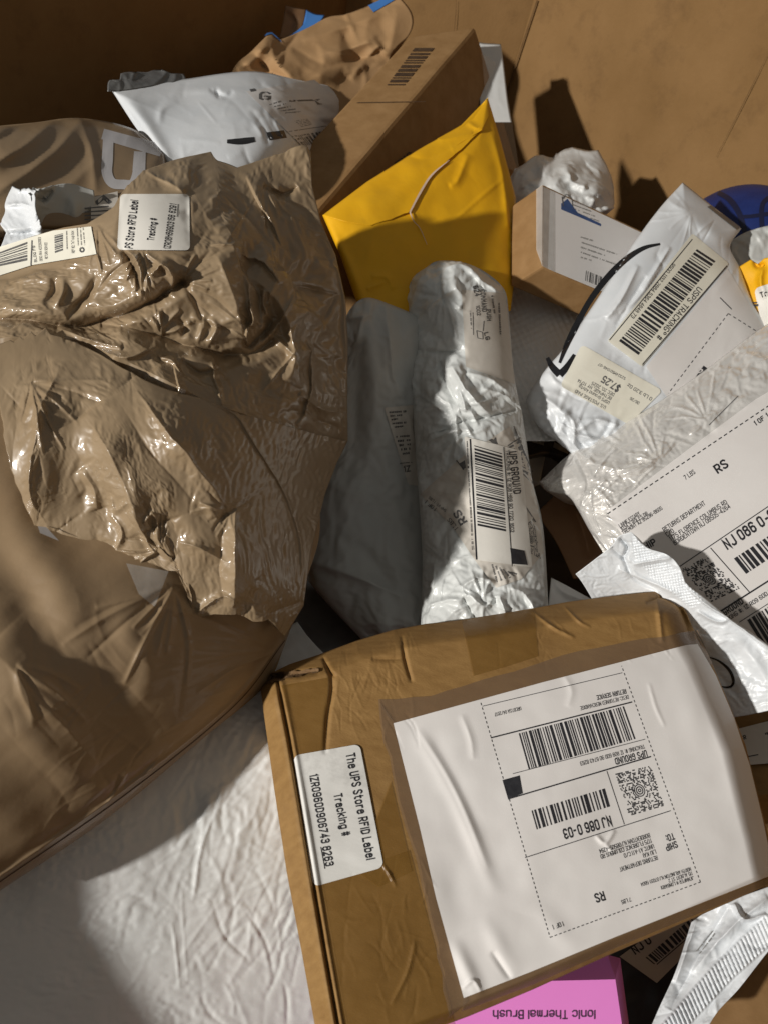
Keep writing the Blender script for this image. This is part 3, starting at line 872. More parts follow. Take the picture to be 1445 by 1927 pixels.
S2 = Surf([(530, 10, 1.0), (600, 20, 1.02), (525, 75, .995), (560, 66, .995)], feats=[([(535, 20), (556, 40), (552, 62)], -.006, 12, 'r')], noise=[(.006, 40, 9)])
bag('back_panel', T, M['kraft_dark'], S2, ([(538, 10), (555, 14), (577, 18)], [(577, 18), (574, 40), (560, 70)], [(527, 72), (545, 74), (560, 70)], [(538, 10), (533, 40), (527, 72)]), 3, .004)
S3 = Surf([(577, 18, 1.005), (612, 30, 1.005), (545, 75, .99), (530, 78, .99)], noise=[(.003, 40, 9)])
bag('blue_band', T, M['blue_band'], S3, ([(577, 18), (594, 26), (612, 28)], [(612, 28), (600, 42), (545, 76)], [(527, 80), (535, 79), (545, 76)], [(577, 18), (570, 48), (527, 80)]), 3, .003)

# --- white mailer behind the tall box
T = thing('poly_mailer', 'narrow white mailer end sticking out behind the tall brown box', 'mailer', org_at((930, 150), 1.02, .1))
S = Surf([(905, 80, 1.02), (945, 82, 1.03), (950, 200, .99), (910, 200, .99)], feats=creases(12, (905, 80, 955, 200), 80, 30, (20, 50), (6, 10), (.001, .003), 3))
bag('film', T, M['white_dull'], S, ([(895, 78), (912, 81), (942, 83)], [(942, 83), (948, 130), (955, 190), (962, 230)], [(905, 230), (962, 230)], [(895, 78), (905, 230)]), 4, .015)

# --- white mailer with grey label and black smear
T = thing('poly_mailer', 'puffy white plastic mailer with a crinkled G label and a black smear', 'mailer', org_at((430, 240), .85, .1))
out = [(212, 172), (250, 165), (340, 150), (470, 134), (560, 150), (640, 168), (720, 210), (700, 310), (520, 345), (330, 340), (265, 252)]
fe = [([(216, 175), (270, 250), (318, 320)], -.006, 16, 'r'), ([(232, 172), (285, 250), (335, 330)], .006, 20, 'g'), ([(300, 235), (306, 205), (336, 190)], .003, 9, 'g'),
      ([(395, 168), (425, 182), (440, 172)], -.006, 9, 'r'), ([(408, 165), (413, 186)], -.006, 7, 'r'), ([(250, 190), (340, 172), (400, 170), (480, 172)], .003, 14, 'g'),
      ([(495, 160), (540, 178), (600, 215)], .008, 14, 'r'), ([(540, 170), (575, 205), (620, 235)], -.006, 16, 'r'), ([(520, 190), (570, 215), (640, 230)], .005, 12, 'r')]
fe += creases(40, (480, 140, 660, 250), 35, 25, (30, 80), (6, 14), (.003, .009), 5) + creases(30, (225, 160, 500, 320), 20, 50, (30, 90), (6, 16), (.001, .0032), 6)
S = Surf([(215, 172, .735), (345, 150, .80), (470, 135, .84), (545, 160, .862), (545, 275, .775), (700, 192, 1.06), (330, 330, .68), (620, 290, .93)], outline=out, bulge=.022, bw=110, feats=fe, noise=[(.004, 120, 4), (.001, 40, 8)])
bag('film', T, M['white'], S, ([(212, 172), (250, 163), (340, 150), (470, 134), (560, 150), (640, 168), (720, 210)], [(720, 210), (710, 260), (700, 310)],
    [(335, 335), (520, 345), (700, 310)], [(212, 172), (265, 252), (335, 335)]), 3, .04)
S = bag.surf
Sg = Surf([(200, 160, .735), (345, 140, .805), (350, 155, .80), (220, 175, .733)], noise=[(.006, 30, 2, 0, 1, 1)])
bag('torn_flap', T, M['grey_dark'], Sg, (jag([(228, 138), (260, 136), (300, 132), (347, 139)], 2, 10, 4), [(347, 139), (352, 152)], [(203, 172), (240, 170), (300, 160), (352, 152)], jag([(228, 138), (222, 156), (203, 148), (203, 172)], 1, 12, 2)), 3, .003)
lab = qsheet('shipping_label', T, M['paper'], S, [(464, 172), (592, 150), (690, 228), (578, 284)], 4, .0014)
L = sub(lab, T)
pt, pb, pc = label_prints(S, L, .0030)
pt.text('G', (488, 187), (512, 187), 13, True); pt.quad([(470, 168), (480, 166), (484, 171), (473, 173)])
for i in range(5):
    pt.scribble((508 + i * 7, 197 + i * 4), (530 + i * 9, 190 + i * 5), 2.5, i)
    pt.scribble((555 + i * 3, 228 + i * 2.6), (580 + i * 2, 224 + i * 2.4), 1.6, i + 9)
pt.line((540, 248), (622, 236), 1.2); pt.line((545, 190), (600, 188), 3); pt.quad([(592, 188), (602, 186), (608, 196), (598, 197)])
pb.bars([(550, 256), (610, 247), (620, 266), (568, 276)], 8, 16)
fin(pt, pb, m='ink_grey')
pt = Print(S, T, .0006)
pt.stroke([(428, 266), (450, 266), (468, 264), (480, 262)], [7, 11, 12, 9]); pt.quad([(502, 249), (535, 245), (541, 259), (508, 264)], 4, 2)
pt.build('smear_print', M['gloss_black'])

# --- tan mailer with pale logo
T = thing('poly_mailer', 'dull tan plastic mailer with a pale block logo, against the dark left wall', 'mailer', org_at((120, 300), .72, .1))
out = [(-40, 240), (60, 231), (150, 222), (250, 242), (310, 290), (330, 420), (-40, 440)]
fe = [([(160, 215), (100, 290), (-30, 380)], .006, 40, 'r'), ([(110, 220), (40, 280), (-60, 330)], .006, 34, 'r'), ([(185, 300), (120, 360), (40, 430)], .004, 36, 'r'), ([(60, 228), (0, 262), (-60, 300)], -.003, 24, 'r'), ([(152, 224), (175, 290), (180, 360)], .004, 22, 'r')]
S = Surf([(0, 236, .595), (150, 222, .665), (310, 290, .68), (0, 430, .55), (300, 420, .60)], outline=out, bulge=.015, bw=60, feats=fe, noise=[(.002, 70, 5, 120, 2.5), (.0006, 22, 6, 120, 3)])
bag('film', T, M['tan_dull'], S, ([(-40, 240), (60, 231), (150, 222), (250, 242), (310, 290)], [(310, 290), (330, 420)], [(-40, 440), (330, 420)], [(-40, 240), (-40, 440)]), 4, .05)
S = bag.surf
pt = Print(S, T, .0006)
pt.stroke([(205, 250), (203, 295), (202, 325), (212, 344), (232, 347), (252, 345), (262, 315), (264, 285)], [20, 20, 21, 19, 18, 19, 20, 22])
pt.stroke([(194, 252), (240, 265), (305, 283)], [20, 22, 24]); pt.stroke([(264, 285), (262, 322)], [22, 24])
pt.build('logo_print', M['white_print'])
lab = qsheet('label', T, M['sticker_dim'], S, [(172, 372), (222, 360), (225, 425), (172, 420)], 4, .002)
pt = Print(S, sub(lab, T), .003)
for i in range(4): pt.line((160, 392 + i * 7), (205, 388 + i * 8), 2.4)
pt.poly([(178, 380), (196, 366), (212, 380), (205, 384), (196, 376), (184, 386)])
pt.build('lettering', M['ink_grey'])

# --- open white mailer
T = thing('poly_mailer', 'torn open white plastic mailer with grey lining, beside the tan bags at left', 'mailer', org_at((80, 420), .6, .1))
fe = [([(24, 356), (40, 362), (60, 360)], .004, 10, 'r'), ([(62, 362), (68, 395), (72, 432)], .012, 14, 'n'), ([(10, 388), (40, 384), (62, 392)], .005, 10, 'r'), ([(60, 366), (82, 375), (100, 358)], -.008, 9, 'r'),
      ([(76, 352), (82, 362), (104, 352)], .008, 9, 'r'), ([(5, 440), (40, 440), (76, 436)], -.006, 12, 'r'), ([(110, 352), (140, 380), (140, 420)], .004, 16, 'g')]
fe += creases(24, (0, 350, 170, 470), 80, 50, (20, 50), (5, 11), (.001, .0025), 12)
S = Surf([(20, 355, .555), (65, 362, .545), (70, 430, .54), (0, 470, .535), (175, 360, .575), (175, 420, .57)], feats=fe, noise=[(.002, 30, 4)])
bag('film', T, M['white'], S, ([(22, 353), (35, 358), (62, 356)], [(62, 356), (66, 395), (80, 440), (90, 470)], [(-8, 490), (40, 480), (90, 470)], [(22, 353), (6, 385), (3, 420), (14, 438), (-8, 490)]), 2.5, .012, cr=dict(grow=(1.03, 1.10), patch=30, seed=34, goal=.02, lim=.012, steps=(7, 3), edges=''))
S2 = Surf([(62, 356, .548), (136, 348, .57), (177, 416, .578), (85, 440, .565), (175, 362, .58)], feats=fe, noise=[(.003, 40, 4)])
bag('lining', T, M['grey'], S2, ([(62, 356), (74, 350), (82, 358), (104, 350), (136, 348), (175, 360)], [(175, 360), (178, 395), (176, 418)], [(82, 442), (110, 430), (176, 418)], [(62, 356), (67, 395), (82, 442)]), 2.5, .008, cr=dict(grow=(1.03, 1.10), patch=30, seed=35, goal=.02, lim=.012, steps=(7, 3), edges=''))

# ================================================================== yellow envelope
T = thing('padded_envelope', 'bright yellow padded envelope with a peeled flap, standing against the tall brown box', 'envelope', org_at((800, 450), .78, .15))
out = [(607, 405), (690, 342), (780, 285), (885, 226), (917, 184), (940, 260), (970, 372), (968, 520), (960, 575), (830, 640), (700, 640), (640, 480)]
fe = [([(771, 400), (795, 440), (803, 462)], .002, 14, 's'), ([(872, 222), (895, 240), (915, 238)], .004, 12, 'r'),
      ([(680, 395), (740, 370), (800, 330)], .003, 30, 'g'), ([(795, 245), (830, 262), (890, 250)], .004, 16, 'r'), ([(745, 275), (790, 300), (850, 280)], -.003, 18, 'r'),
      ([(845, 425), (900, 375), (945, 338)], .0016, 8, 'r'), ([(880, 290), (860, 340), (845, 350)], .004, 16, 'r'), ([(925, 250), (945, 330), (955, 430)], .004, 14, 'r'),
      ([(700, 520), (727, 522), (740, 545)], .004, 14, 'r'), ([(690, 545), (725, 530)], .003, 10, 'r'), ([(615, 412), (660, 500), (690, 580)], .003, 12, 'g')]
fe += creases(26, (640, 230, 950, 560), -40, 40, (30, 90), (8, 18), (.0004, .0014), 15)
S = Surf([(607, 405, .752), (917, 184, .885), (970, 372, .850), (960, 560, .795), (690, 620, .71), (780, 400, .79)], outline=out, bulge=.018, bw=70, feats=fe, noise=[(.006, 110, 6), (.0015, 36, 3)])
bag('paper', T, M['yellow'], S, ([(607, 405), (690, 342), (780, 285), (872, 232), (888, 222), (895, 208), (917, 184)], [(917, 184), (940, 260), (970, 372), (968, 520), (960, 585)],
    [(702, 640), (830, 640), (960, 585)], [(607, 405), (640, 480), (668, 560), (702, 640)]), 3, .025, sm=False)
bag('flap', T, M['yellow'], Lift(S, lambda p: .00005 + .0030 * np.exp(-line_dist(p, [(771, 400), (790, 362), (812, 330), (842, 302), (870, 280), (907, 244)])[0] / 32)), ([(607, 405), (690, 342), (780, 285), (872, 232), (888, 222), (895, 208), (917, 184)], [(917, 184), (921, 215), (907, 244)],
    jag([(700, 425), (745, 410), (771, 400), (790, 362), (812, 330), (842, 302), (870, 280), (890, 258), (907, 244)], 1.2, 9, 4), [(607, 405), (650, 418), (700, 425)]), 3, .0002, sm=False)
S = Lift(S, .0030)
pt = Print(S, T, .0006)
pt.stroke([(845, 301), (812, 329), (791, 361), (771, 399)], [1, 3.5, 4, 3]); pt.stroke([(771, 399), (778, 416), (790, 430), (803, 460)], [3, 1.5, 1.2, .8])
pt.build('torn_edge', M['torn'])

# ================================================================== right back: small box, crumpled bag, bubble mailer
T = thing('poly_mailer', 'crumpled white plastic bag bunched behind the small brown box, by the right wall', 'bag', org_at((1060, 340), .93, .1))
out = [(966, 335), (978, 311), (1015, 302), (1055, 299), (1104, 294), (1139, 318), (1151, 350), (1146, 395), (1080, 410), (980, 400)]
fe = creases(60, (965, 295, 1150, 400), 20, 70, (20, 60), (6, 16), (.003, .008), 21) + [([(1010, 330), (1070, 300), (1120, 330)], -.01, 14, 'r'), ([(1060, 300), (1075, 340), (1120, 370)], .012, 20, 'r')]
S = Surf([(966, 335, .92), (1055, 299, .95), (1150, 350, .95), (1060, 400, .90)], outline=out, bulge=.03, bw=50, feats=fe, noise=[(.01, 50, 4, 0, 1, 1), (.004, 22, 8, 0, 1, 1)])
bag('film', T, M['white_dull'], S, ([(978, 311), (1015, 302), (1055, 299), (1104, 294)], [(1104, 294), (1139, 318), (1151, 350), (1146, 395)], [(970, 400), (1080, 410), (1146, 395)], [(978, 311), (966, 335), (970, 400)]), 2.5, .04, cr=dict(grow=(1.10, 1.35), patch=30, seed=36, goal=.010, lim=.03, steps=(15, 7, 3.5), edges='b', amp=.004))
S = bag.surf

o = P(A(1020, 346), .805); u = P(A(963, 386), .83) - o; v = P(A(1020, 502), .765) - o; w = P(A(1232, 446), .855) - o
T = thing('shipping_box', 'small brown box with a white address label, before the crumpled white bag', 'box', org_at((1060, 480), .85, .1))
box3('carton', T, M['card'], o, u, v, w, bev=.0025, cuts=5, wob=.0006, seed=8)
S = Surf([(1020, 346, .805), (1020, 502, .765), (1232, 446, .855)], tps=False)
lab = qsheet('address_label', T, M['paper'], S, [(1034, 357), (1232, 450), (1232, 590), (1030, 506)], 6, .0010)
L = sub(lab, T)
pt = Print(S, L, .0024)
for i in range(5): pt.scribble((1092, 446 + i * 9.5), (1112 + (3, 48, 26, 60, 0)[i], 452 + i * 9.5 + (1, 17, 10, 22, 0)[i]), 3.2, i + 3)
for i in range(4): pt.scribble((1077, 378 + i * 7), (1105 + i * 7, 389 + i * 9), 2.6, i + 30)
pt.build('lettering', M['ink_faint'])
pb = Print(S, L, .0024); pb.bars([(1102, 509), (1132, 521), (1130, 540), (1100, 528)], 4, 12); pb.build('barcode', M['ink_grey'])
pt = Print(S, L, .0024)
pt.poly([(1055, 383), (1067, 374), (1086, 400), (1130, 421), (1130, 426), (1055, 394)]); pt.build('emblem', M['navy'])
pt = Print(S, L, .0026, 2)
for k in range(9):
    a0 = k * .35 + math.pi
    pt.line((1066 + 4 * math.cos(a0), 372 + 5 * math.sin(a0)), (1066 + 9 * math.cos(a0), 374 + 9 * math.sin(a0)), 1.6)
pt.line((1057, 370), (1059, 388), 2); pt.line((1075, 372), (1077, 388), 1.6); pt.build('emblem', M['ink_grey'])
sheet('tape_strip', T, M['haze_film'], S, quadcurves([(1018, 350), (1043, 361), (1043, 512), (1018, 500)]), 6, .0016)
Sb = Surf([(963, 386, .83), (1020, 346, .805), (1020, 502, .765)], tps=False)
sheet('tape_strip', T, M['haze_film'], Sb, quadcurves([(1008, 356), (1020, 348), (1019, 500), (1008, 470)]), 6, .0028)

def dimples(pitch, amp):
    def f(p):
        a = (p[:, 0] * .94 + p[:, 1] * .34) / pitch; b = (-p[:, 0] * .34 + p[:, 1] * .94) / pitch
        return amp * (np.cos(2 * math.pi * a) * np.cos(2 * math.pi * b))
    return f
T = thing('bubble_mailer', 'white bubble mailer with dimpled skin under the small brown box', 'mailer', org_at((1030, 660), .78, .1))
S = Surf([(935, 530, .85), (1110, 590, .84), (1000, 810, .745), (1090, 700, .79)], feats=creases(16, (940, 540, 1100, 800), 30, 40, (20, 60), (6, 14), (.001, .003), 8), noise=[(.006, 70, 3)], extra=[dimples(15, .0011)])
bag('film', T, M['bubble'], S, ([(925, 520), (1020, 500), (1130, 560)], [(1130, 560), (1110, 650), (1060, 830)], [(960, 830), (1060, 830)], [(925, 520), (945, 660), (960, 830)]), 2.5, .03)

# ================================================================== right edge: ball, grey mailer, yellow mailer
T = thing('rubber_ball', 'blue ball with black curved stripes behind the white tracking mailer, at the right wall', 'ball', org_at((1388, 497), .97, .095))
BS = BallSurf((1388, 497), .97, .0955)
bm = bmesh.new(); bmesh.ops.create_uvsphere(bm, u_segments=64, v_segments=40, radius=BS.r)
vv = [tuple(np.array(q.co) + BS.o) for q in bm.verts]; bm.verts.index_update(); ff = [[q.index for q in f.verts] for f in bm.faces]; bm.free()
mesh_obj('skin', vv, ff, M['blue'], T)
for pts, ws in (([(1350, 362), (1372, 376), (1390, 402), (1402, 440)], [12, 15, 14, 12]), ([(1470, 360), (1440, 376), (1432, 396), (1434, 440)], [9, 11, 12, 12]), ([(1396, 408), (1420, 406), (1470, 398)], [9, 10, 10])):
    pt = Print(BS, T, .0005); pt.stroke(pts, [w * .75 for w in ws]); pt.build('stripe', M['stripe_ink'])

T = thing('poly_mailer', 'dim grey plastic mailer below the blue ball at the right edge', 'mailer', org_at((1430, 470), .83, .1))
S = Surf([(1380, 450, .865), (1460, 420, .86), (1460, 520, .85), (1380, 520, .86)], feats=creases(14, (1385, 420, 1460, 520), 30, 50, (20, 50), (6, 14), (.002, .005), 6), noise=[(.006, 50, 3, 0, 1, 1)])
bag('film', T, M['grey'], S, ([(1375, 452), (1410, 434), (1470, 418)], [(1470, 418), (1470, 530)], [(1375, 540), (1470, 530)], [(1375, 452), (1375, 540)]), 3, .03, cr=dict(grow=(1.02, 1.08), patch=30, seed=45, goal=.02, lim=.014, steps=(15, 7, 4)))

T = thing('poly_mailer', 'small yellow plastic mailer with a white sticker at the right edge', 'mailer', org_at((1430, 560), .8, .1))
S = Surf([(1385, 500, .815), (1460, 480, .79), (1460, 650, .785), (1400, 620, .81)], feats=[([(1418, 488), (1424, 500), (1440, 500)], -.008, 9, 'r'), ([(1436, 500), (1430, 530), (1440, 560)], .008, 12, 'r')], noise=[(.004, 40, 3)])
bag('film', T, M['yellow'], S, ([(1385, 505), (1412, 488), (1425, 497), (1437, 486), (1470, 480)], [(1470, 480), (1470, 680)], [(1385, 660), (1470, 680)], [(1385, 505), (1385, 660)]), 3, .03, sm=False)
lab = qsheet('sticker', T, M['sticker'], S, [(1418, 543), (1490, 520), (1500, 612), (1434, 622)], 4, .0015, rnd=9)
pt = Print(S, sub(lab, T), .0025); pt.text('The', (1431, 560), (1453, 552), 9, True); pt.build('lettering', M['ink'])
pt = Print(S, T, .002); pt.line((1412, 570), (1424, 569), 2); pt.line((1412, 575), (1426, 574), 4); pt.build('print_mark', M['ink'])

# ================================================================== white tracking mailer
T = thing('poly_mailer', 'white plastic mailer with a black smile arrow and a tall tracking barcode label', 'mailer', org_at((1230, 620), .78, .1))
out = [(1284, 343), (1394, 430), (1373, 464), (1391, 504), (1415, 570), (1445, 620), (1460, 700), (1200, 900), (1080, 860), (1048, 832), (1010, 800), (990, 762), (996, 738), (1030, 690), (1060, 655), (1118, 570), (1190, 460), (1240, 392)]
qA = [(1302, 439), (1371, 496), (1207, 690), (1142, 641)]
qB = [(1182, 799), (1053, 726), (1094, 648), (1246, 735)]
qC = [(1368, 505), (1450, 640), (1290, 800), (1215, 690)]
fe = [([(1373, 464), (1330, 430), (1290, 410), (1262, 395)], .004, 20, 'g'), ([(1200, 500), (1170, 560), (1140, 600)], .006, 12, 'r'), ([(1215, 520), (1190, 560), (1160, 610)], -.004, 12, 'r'), ([(1245, 500), (1200, 560), (1165, 590)], .004, 10, 'r'),
      ([(1020, 745), (1060, 780), (1050, 820)], .005, 16, 'r'), ([(1060, 770), (1080, 800), (1075, 845)], .006, 14, 'r'), ([(1085, 812), (1120, 790), (1160, 800)], .006, 10, 'r'), ([(1090, 835), (1130, 825), (1150, 790)], -.005, 9, 'r'),
      ([(1030, 700), (1060, 730), (1100, 740)], .004, 14, 'r'), ([(1245, 372), (1300, 400), (1340, 400)], .003, 14, 'g'), ([(1380, 510), (1350, 545), (1340, 560)], .003, 9, 'r'), ([(1260, 465), (1225, 520), (1205, 545)], .005, 9, 'r')]
fe += creases(70, (1000, 360, 1400, 850), -52, 30, (25, 90), (5, 12), (.0015, .0045), 41, poly=out) + creases(30, (1010, 700, 1180, 860), 30, 60, (25, 80), (6, 14), (.003, .008), 42)
fe += radial((1078, 815), 12, -120, 120, (25, 80), (4, 9), (.0010, .003), 321) + radial((1045, 790), 8, -90, 60, (25, 80), (4, 9), (.0010, .003), 322) + radial((1300, 400), 9, 60, 240, (30, 100), (4, 8), (.0006, .0016), 323)
S = Surf([(1284, 343, .84), (1394, 430, .84), (1420, 580, .80), (1190, 460, .785), (1090, 600, .752), (990, 760, .735), (1080, 850, .735), (1250, 700, .76), (1440, 700, .79)], outline=out, bulge=.018, bw=55, feats=fe,
         noise=[(.004, 110, 6), (.0012, 30, 9, -50, 2)], flats=[(qA, .85), (qB, .8), (qC, .7)])
bag('film', T, M['white'], S, ([(1284, 343), (1340, 388), (1394, 430)], [(1394, 430), (1373, 464), (1391, 504), (1415, 570), (1445, 620), (1460, 700), (1420, 790)],
    [(1080, 858), (1130, 885), (1200, 905), (1420, 790)], [(1284, 343), (1240, 392), (1190, 460), (1118, 570), (1060, 655), (1030, 690), (996, 738), (990, 762), (1010, 800), (1048, 832), (1080, 858)]), 2.5, .03)
S = bag.surf
pt = Print(S, T, .0005)
pt.stroke([(1241, 459), (1212, 466), (1183, 483), (1157, 506), (1133, 533), (1111, 563), (1094, 592), (1080, 619), (1065, 650), (1052, 683)], [4, 8, 11, 12, 12, 11, 11, 12, 10, 5])
pt.stroke([(1029, 673), (1038, 690), (1052, 705)], [7, 12, 14]); pt.stroke([(1052, 705), (1066, 690), (1080, 667)], [14, 11, 6])
pt.build('arrow_print', M['gloss_black'])
sheet('grey_rim', T, M['grey_dark'], S, ([(1338, 386), (1392, 427)], [(1392, 427), (1386, 433)], [(1330, 389), (1386, 433)], [(1338, 386), (1330, 389)]), 4, .001)
lab = qsheet('tracking_label', T, M['cream'], S, qA, 4, .0012, rnd=4); L = sub(lab, T)
pt, pb, _ = label_prints(S, L, .002)
pt.line((1302, 450), (1146, 640), 1.8); pt.line((1367, 500), (1208, 686), 2)
pt.text('USPS TRACKING® #', (1313, 539), (1234, 635), 10); pt.text('9500 1132 2884 5364 4848 73', (1265, 494), (1186, 596), 6.5)
pb.bars([(1310.5, 468.7), (1163.7, 641.7), (1200.4, 668), (1345.5, 491.4)], 12, 62)
fin(pt, pb)
lab = qsheet('postage_label', T, M['cream'], S, qB, 4, .0010, rnd=8); L = sub(lab, T)
pt = Print(S, L, .0019)
pt.text('U.S. POSTAGE PAID', (1140, 765), (1083, 733), 5.6); pt.text('USPS Ground Advtg', (1147, 756), (1090, 724), 5.6); pt.text('BETHPAGE, NY 11714', (1151, 748), (1088, 713), 5.6)
pt.text('DEC 20, 2025', (1156, 741), (1114, 718), 5.6); pt.text('$7.25', (1168, 728), (1136, 707), 12, True); pt.text('S2324M501346-07', (1177, 711), (1126, 683), 4.6)
pt.text('0 Lb 3.20 Oz', (1227, 749), (1181, 721), 6); pt.text('06/26', (1203, 757), (1186, 747), 5)
pt.build('lettering', M['ink_grey'])
lab = sheet('paper_label', T, M['paper'], S, quadcurves(qC), 5, .0008); L = sub(lab, T)
pt = Print(S, L, .0016)
pt.dash((1369.5, 590), (1257, 740), 6, 5, 1.6); pt.dash((1369.5, 590), (1440, 634), 6, 5, 1.6); pt.line((1354, 560), (1376, 582), 1.8)
pt.quad([(1323, 688), (1335, 696), (1330, 706), (1306, 712)]); pt.build('lettering', M['ink'])
pt = Print(S, L, .0022, 2); pt.text('6', (1312, 703), (1323, 697), 7, True); pt.build('badge_print', M['paper'])

# pieces in the gap
T = thing('poly_mailer', 'dark glossy mailer corner in the gap under the smile arrow mailer', 'mailer', org_at((1050, 850), .84, .1))
S = Surf([(980, 810, .80), (1100, 850, .82), (1100, 900, .80), (980, 900, .79)], noise=[(.004, 30, 5, 0, 1, 1)])
bag('film', T, M['black_film'], S, ([(975, 800), (1030, 815), (1110, 855)], [(1110, 855), (1100, 885)], [(985, 860), (1040, 852), (1100, 885)], [(975, 800), (985, 860)]), 3, .02)
pt = Print(S, T, .001); pt.quad([(1006, 817), (1024, 823), (1022, 838), (1000, 832)], 3, 3); pt.quad([(1042, 832), (1080, 850), (1076, 858), (1040, 842)], 3, 3); pt.build('pale_print', M['ink_faint'])
T = thing('poly_mailer', 'grey mailer edge wedged behind the bubble wrapped white tube, in the dark gap', 'mailer', org_at((1010, 870), .84, .1))
S = Surf([(985, 830, .82), (1030, 850, .83), (1020, 910, .80), (990, 910, .80)], noise=[(.003, 30, 6)])
bag('film', T, M['grey'], S, ([(985, 832), (1010, 840), (1025, 858)], [(1025, 858), (1014, 912)], [(990, 900), (1014, 912)], [(985, 832), (990, 900)]), 3, .02)
T = thing('poly_mailer', 'black sheet added to darken the shaded gap round the brown kraft mailer', 'mailer', org_at((1060, 960), .95, .1))  # no parcel: black sheet standing in for the deep shade of the gap
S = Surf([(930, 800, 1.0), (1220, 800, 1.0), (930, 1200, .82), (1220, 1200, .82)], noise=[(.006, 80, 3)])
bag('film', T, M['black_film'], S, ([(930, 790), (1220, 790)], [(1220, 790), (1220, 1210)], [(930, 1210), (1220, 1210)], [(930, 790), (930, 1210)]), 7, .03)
T = thing('kraft_mailer', 'brown kraft mailer deep in the gap between the white mailers', 'mailer', org_at((1070, 1000), .78, .1))
S = Surf([(1060, 920, .77), (1005, 968, .76), (1140, 1040, .72), (1075, 1090, .73)], feats=[([(1065, 930), (1090, 980), (1110, 1050)], .006, 20, 'r')], noise=[(.004, 60, 3)])
bag('paper', T, M['kraft_dark'], S, ([(1008, 966), (1035, 940), (1062, 915), (1100, 925)], [(1100, 925), (1125, 990), (1160, 1060)], [(1078, 1090), (1110, 1080), (1160, 1060)], [(1008, 966), (1045, 1020), (1078, 1090)]), 3, .03)
T = thing('poly_mailer', 'small white film corner poking up above the big taped box', 'mailer', org_at((1065, 1110), .70, .1))
S = Surf([(1037, 1086, .67), (1120, 1130, .66), (1030, 1140, .64), (1110, 1160, .64)], feats=[([(1040, 1090), (1060, 1115), (1100, 1130)], .004, 12, 'r')], noise=[(.002, 30, 6)])
bag('film', T, M['white_dull'], S, ([(1036, 1087), (1062, 1100), (1122, 1133)], [(1122, 1133), (1125, 1170)], [(1028, 1170), (1125, 1170)], [(1036, 1087), (1028, 1170)]), 3, .01)

# ================================================================== large right mailer
T = thing('poly_mailer', 'large pearly white mailer with a big return label, at the right edge', 'mailer', org_at((1350, 950), .68, .1))
out = [(1012, 908), (1083, 845), (1163, 803), (1290, 722), (1380, 655), (1450, 606), (1560, 560), (1620, 900), (1560, 1330), (1330, 1180), (1140, 1040), (1108, 998), (1088, 962), (1068, 934), (1030, 926)]
qP = [(1138, 962), (1300, 838), (1560, 665), (1640, 1100)]
lab_poly = [(1138, 960), (1304, 838), (1420, 752), (1560, 670), (1650, 1150), (1450, 1420), (1440, 1440)]
fe = creases(120, (1060, 620, 1445, 940), -38, 35, (20, 80), (4, 10), (.0010, .0032), 51) + creases(50, (1080, 820, 1240, 960), 20, 60, (15, 50), (4, 9), (.0015, .004), 52)
fe += [([(1083, 848), (1130, 875), (1200, 880), (1260, 840)], .006, 24, 'r'), ([(1115, 905), (1160, 895), (1230, 870)], .005, 14, 'r'), ([(1090, 960), (1110, 925), (1140, 900)], .005, 14, 'r'), ([(1080, 850), (1100, 890), (1110, 930)], -.003, 12, 'r')]
fe += radial((1094, 955), 14, -90, 60, (30, 110), (4, 8), (.0010, .003), 311) + radial((1110, 905), 10, -60, 90, (30, 100), (4, 8), (.0010, .0028), 312) + radial((1240, 868), 12, 120, 330, (30, 100), (4, 8), (.0010, .0028), 313) + radial((1330, 790), 10, 100, 330, (30, 90), (4, 8), (.0008, .0026), 314)
flatP = [(1142, 964), (1304, 842), (1420, 758), (1560, 680), (1650, 1150), (1450, 1420), (1300, 1200)]
S = Surf([(1012, 908, .73), (1090, 845, .73), (1290, 722, .745), (1450, 606, .77), (1140, 1035, .665), (1240, 950, .68), (1445, 900, .675), (1445, 1250, .635), (1300, 1150, .645)], outline=out, bulge=.02, bw=70, feats=fe,
         noise=[(.004, 100, 3), (.0012, 26, 4, -38, 2)], flats=[(flatP, .93)])
bag('film', T, M['pearl'], S, ([(1012, 908), (1083, 845), (1163, 803), (1290, 722), (1380, 655), (1450, 606), (1560, 560)], [(1560, 560), (1620, 900), (1560, 1330)],
    [(1150, 1065), (1330, 1200), (1560, 1330)], [(1012, 908), (1030, 926), (1068, 934), (1088, 962), (1108, 998), (1150, 1065)]), 2.5, .035, cr=dict(grow=(1.0, 1.07), patch=80, seed=38, goal=.012, lim=.012, steps=(24, 10, 5), flats=[(flatP, 1)], iters=180))
S = bag.surf
lab = sheet('return_label', T, M['paper'], S, ([(1140, 962), (1304, 838), (1420, 752), (1540, 680)], [(1540, 680), (1610, 900), (1550, 1300)], [(1172, 1010), (1330, 1180), (1550, 1300)], [(1140, 962), (1172, 1010)]), 4, .0010); L = sub(lab, T)
pt, pb, pc = label_prints(S, L, .0018)
pt.dash((1142, 967), (1470, 747), 7, 5, 2)
pt.text('LINNIE ESSARY', (1166, 993), (1204, 968), 6.5); pt.text('1034 S ROLES DR', (1169, 999), (1219, 968), 6.5); pt.text('TREMONT AZ 95296-8605', (1172, 1006), (1246, 958), 6.5)
pt.text('7 LBS', (1289, 903), (1308, 890), 8); pt.text('RS', (1349, 891), (1371, 876), 15, True); pt.text('1 OF 1', (1421, 801), (1446, 784), 8, True)
pt.text('RETURNS DEPARTMENT', (1249, 1001), (1327, 949), 8); pt.text('C/O', (1255, 1010), (1268, 1001), 8); pt.text('1175 FLORENCE COLUMBUS RD', (1262, 1018), (1368, 947), 8); pt.text('BORDENTOWN NJ 08505-4264', (1269, 1026), (1374, 955), 8)
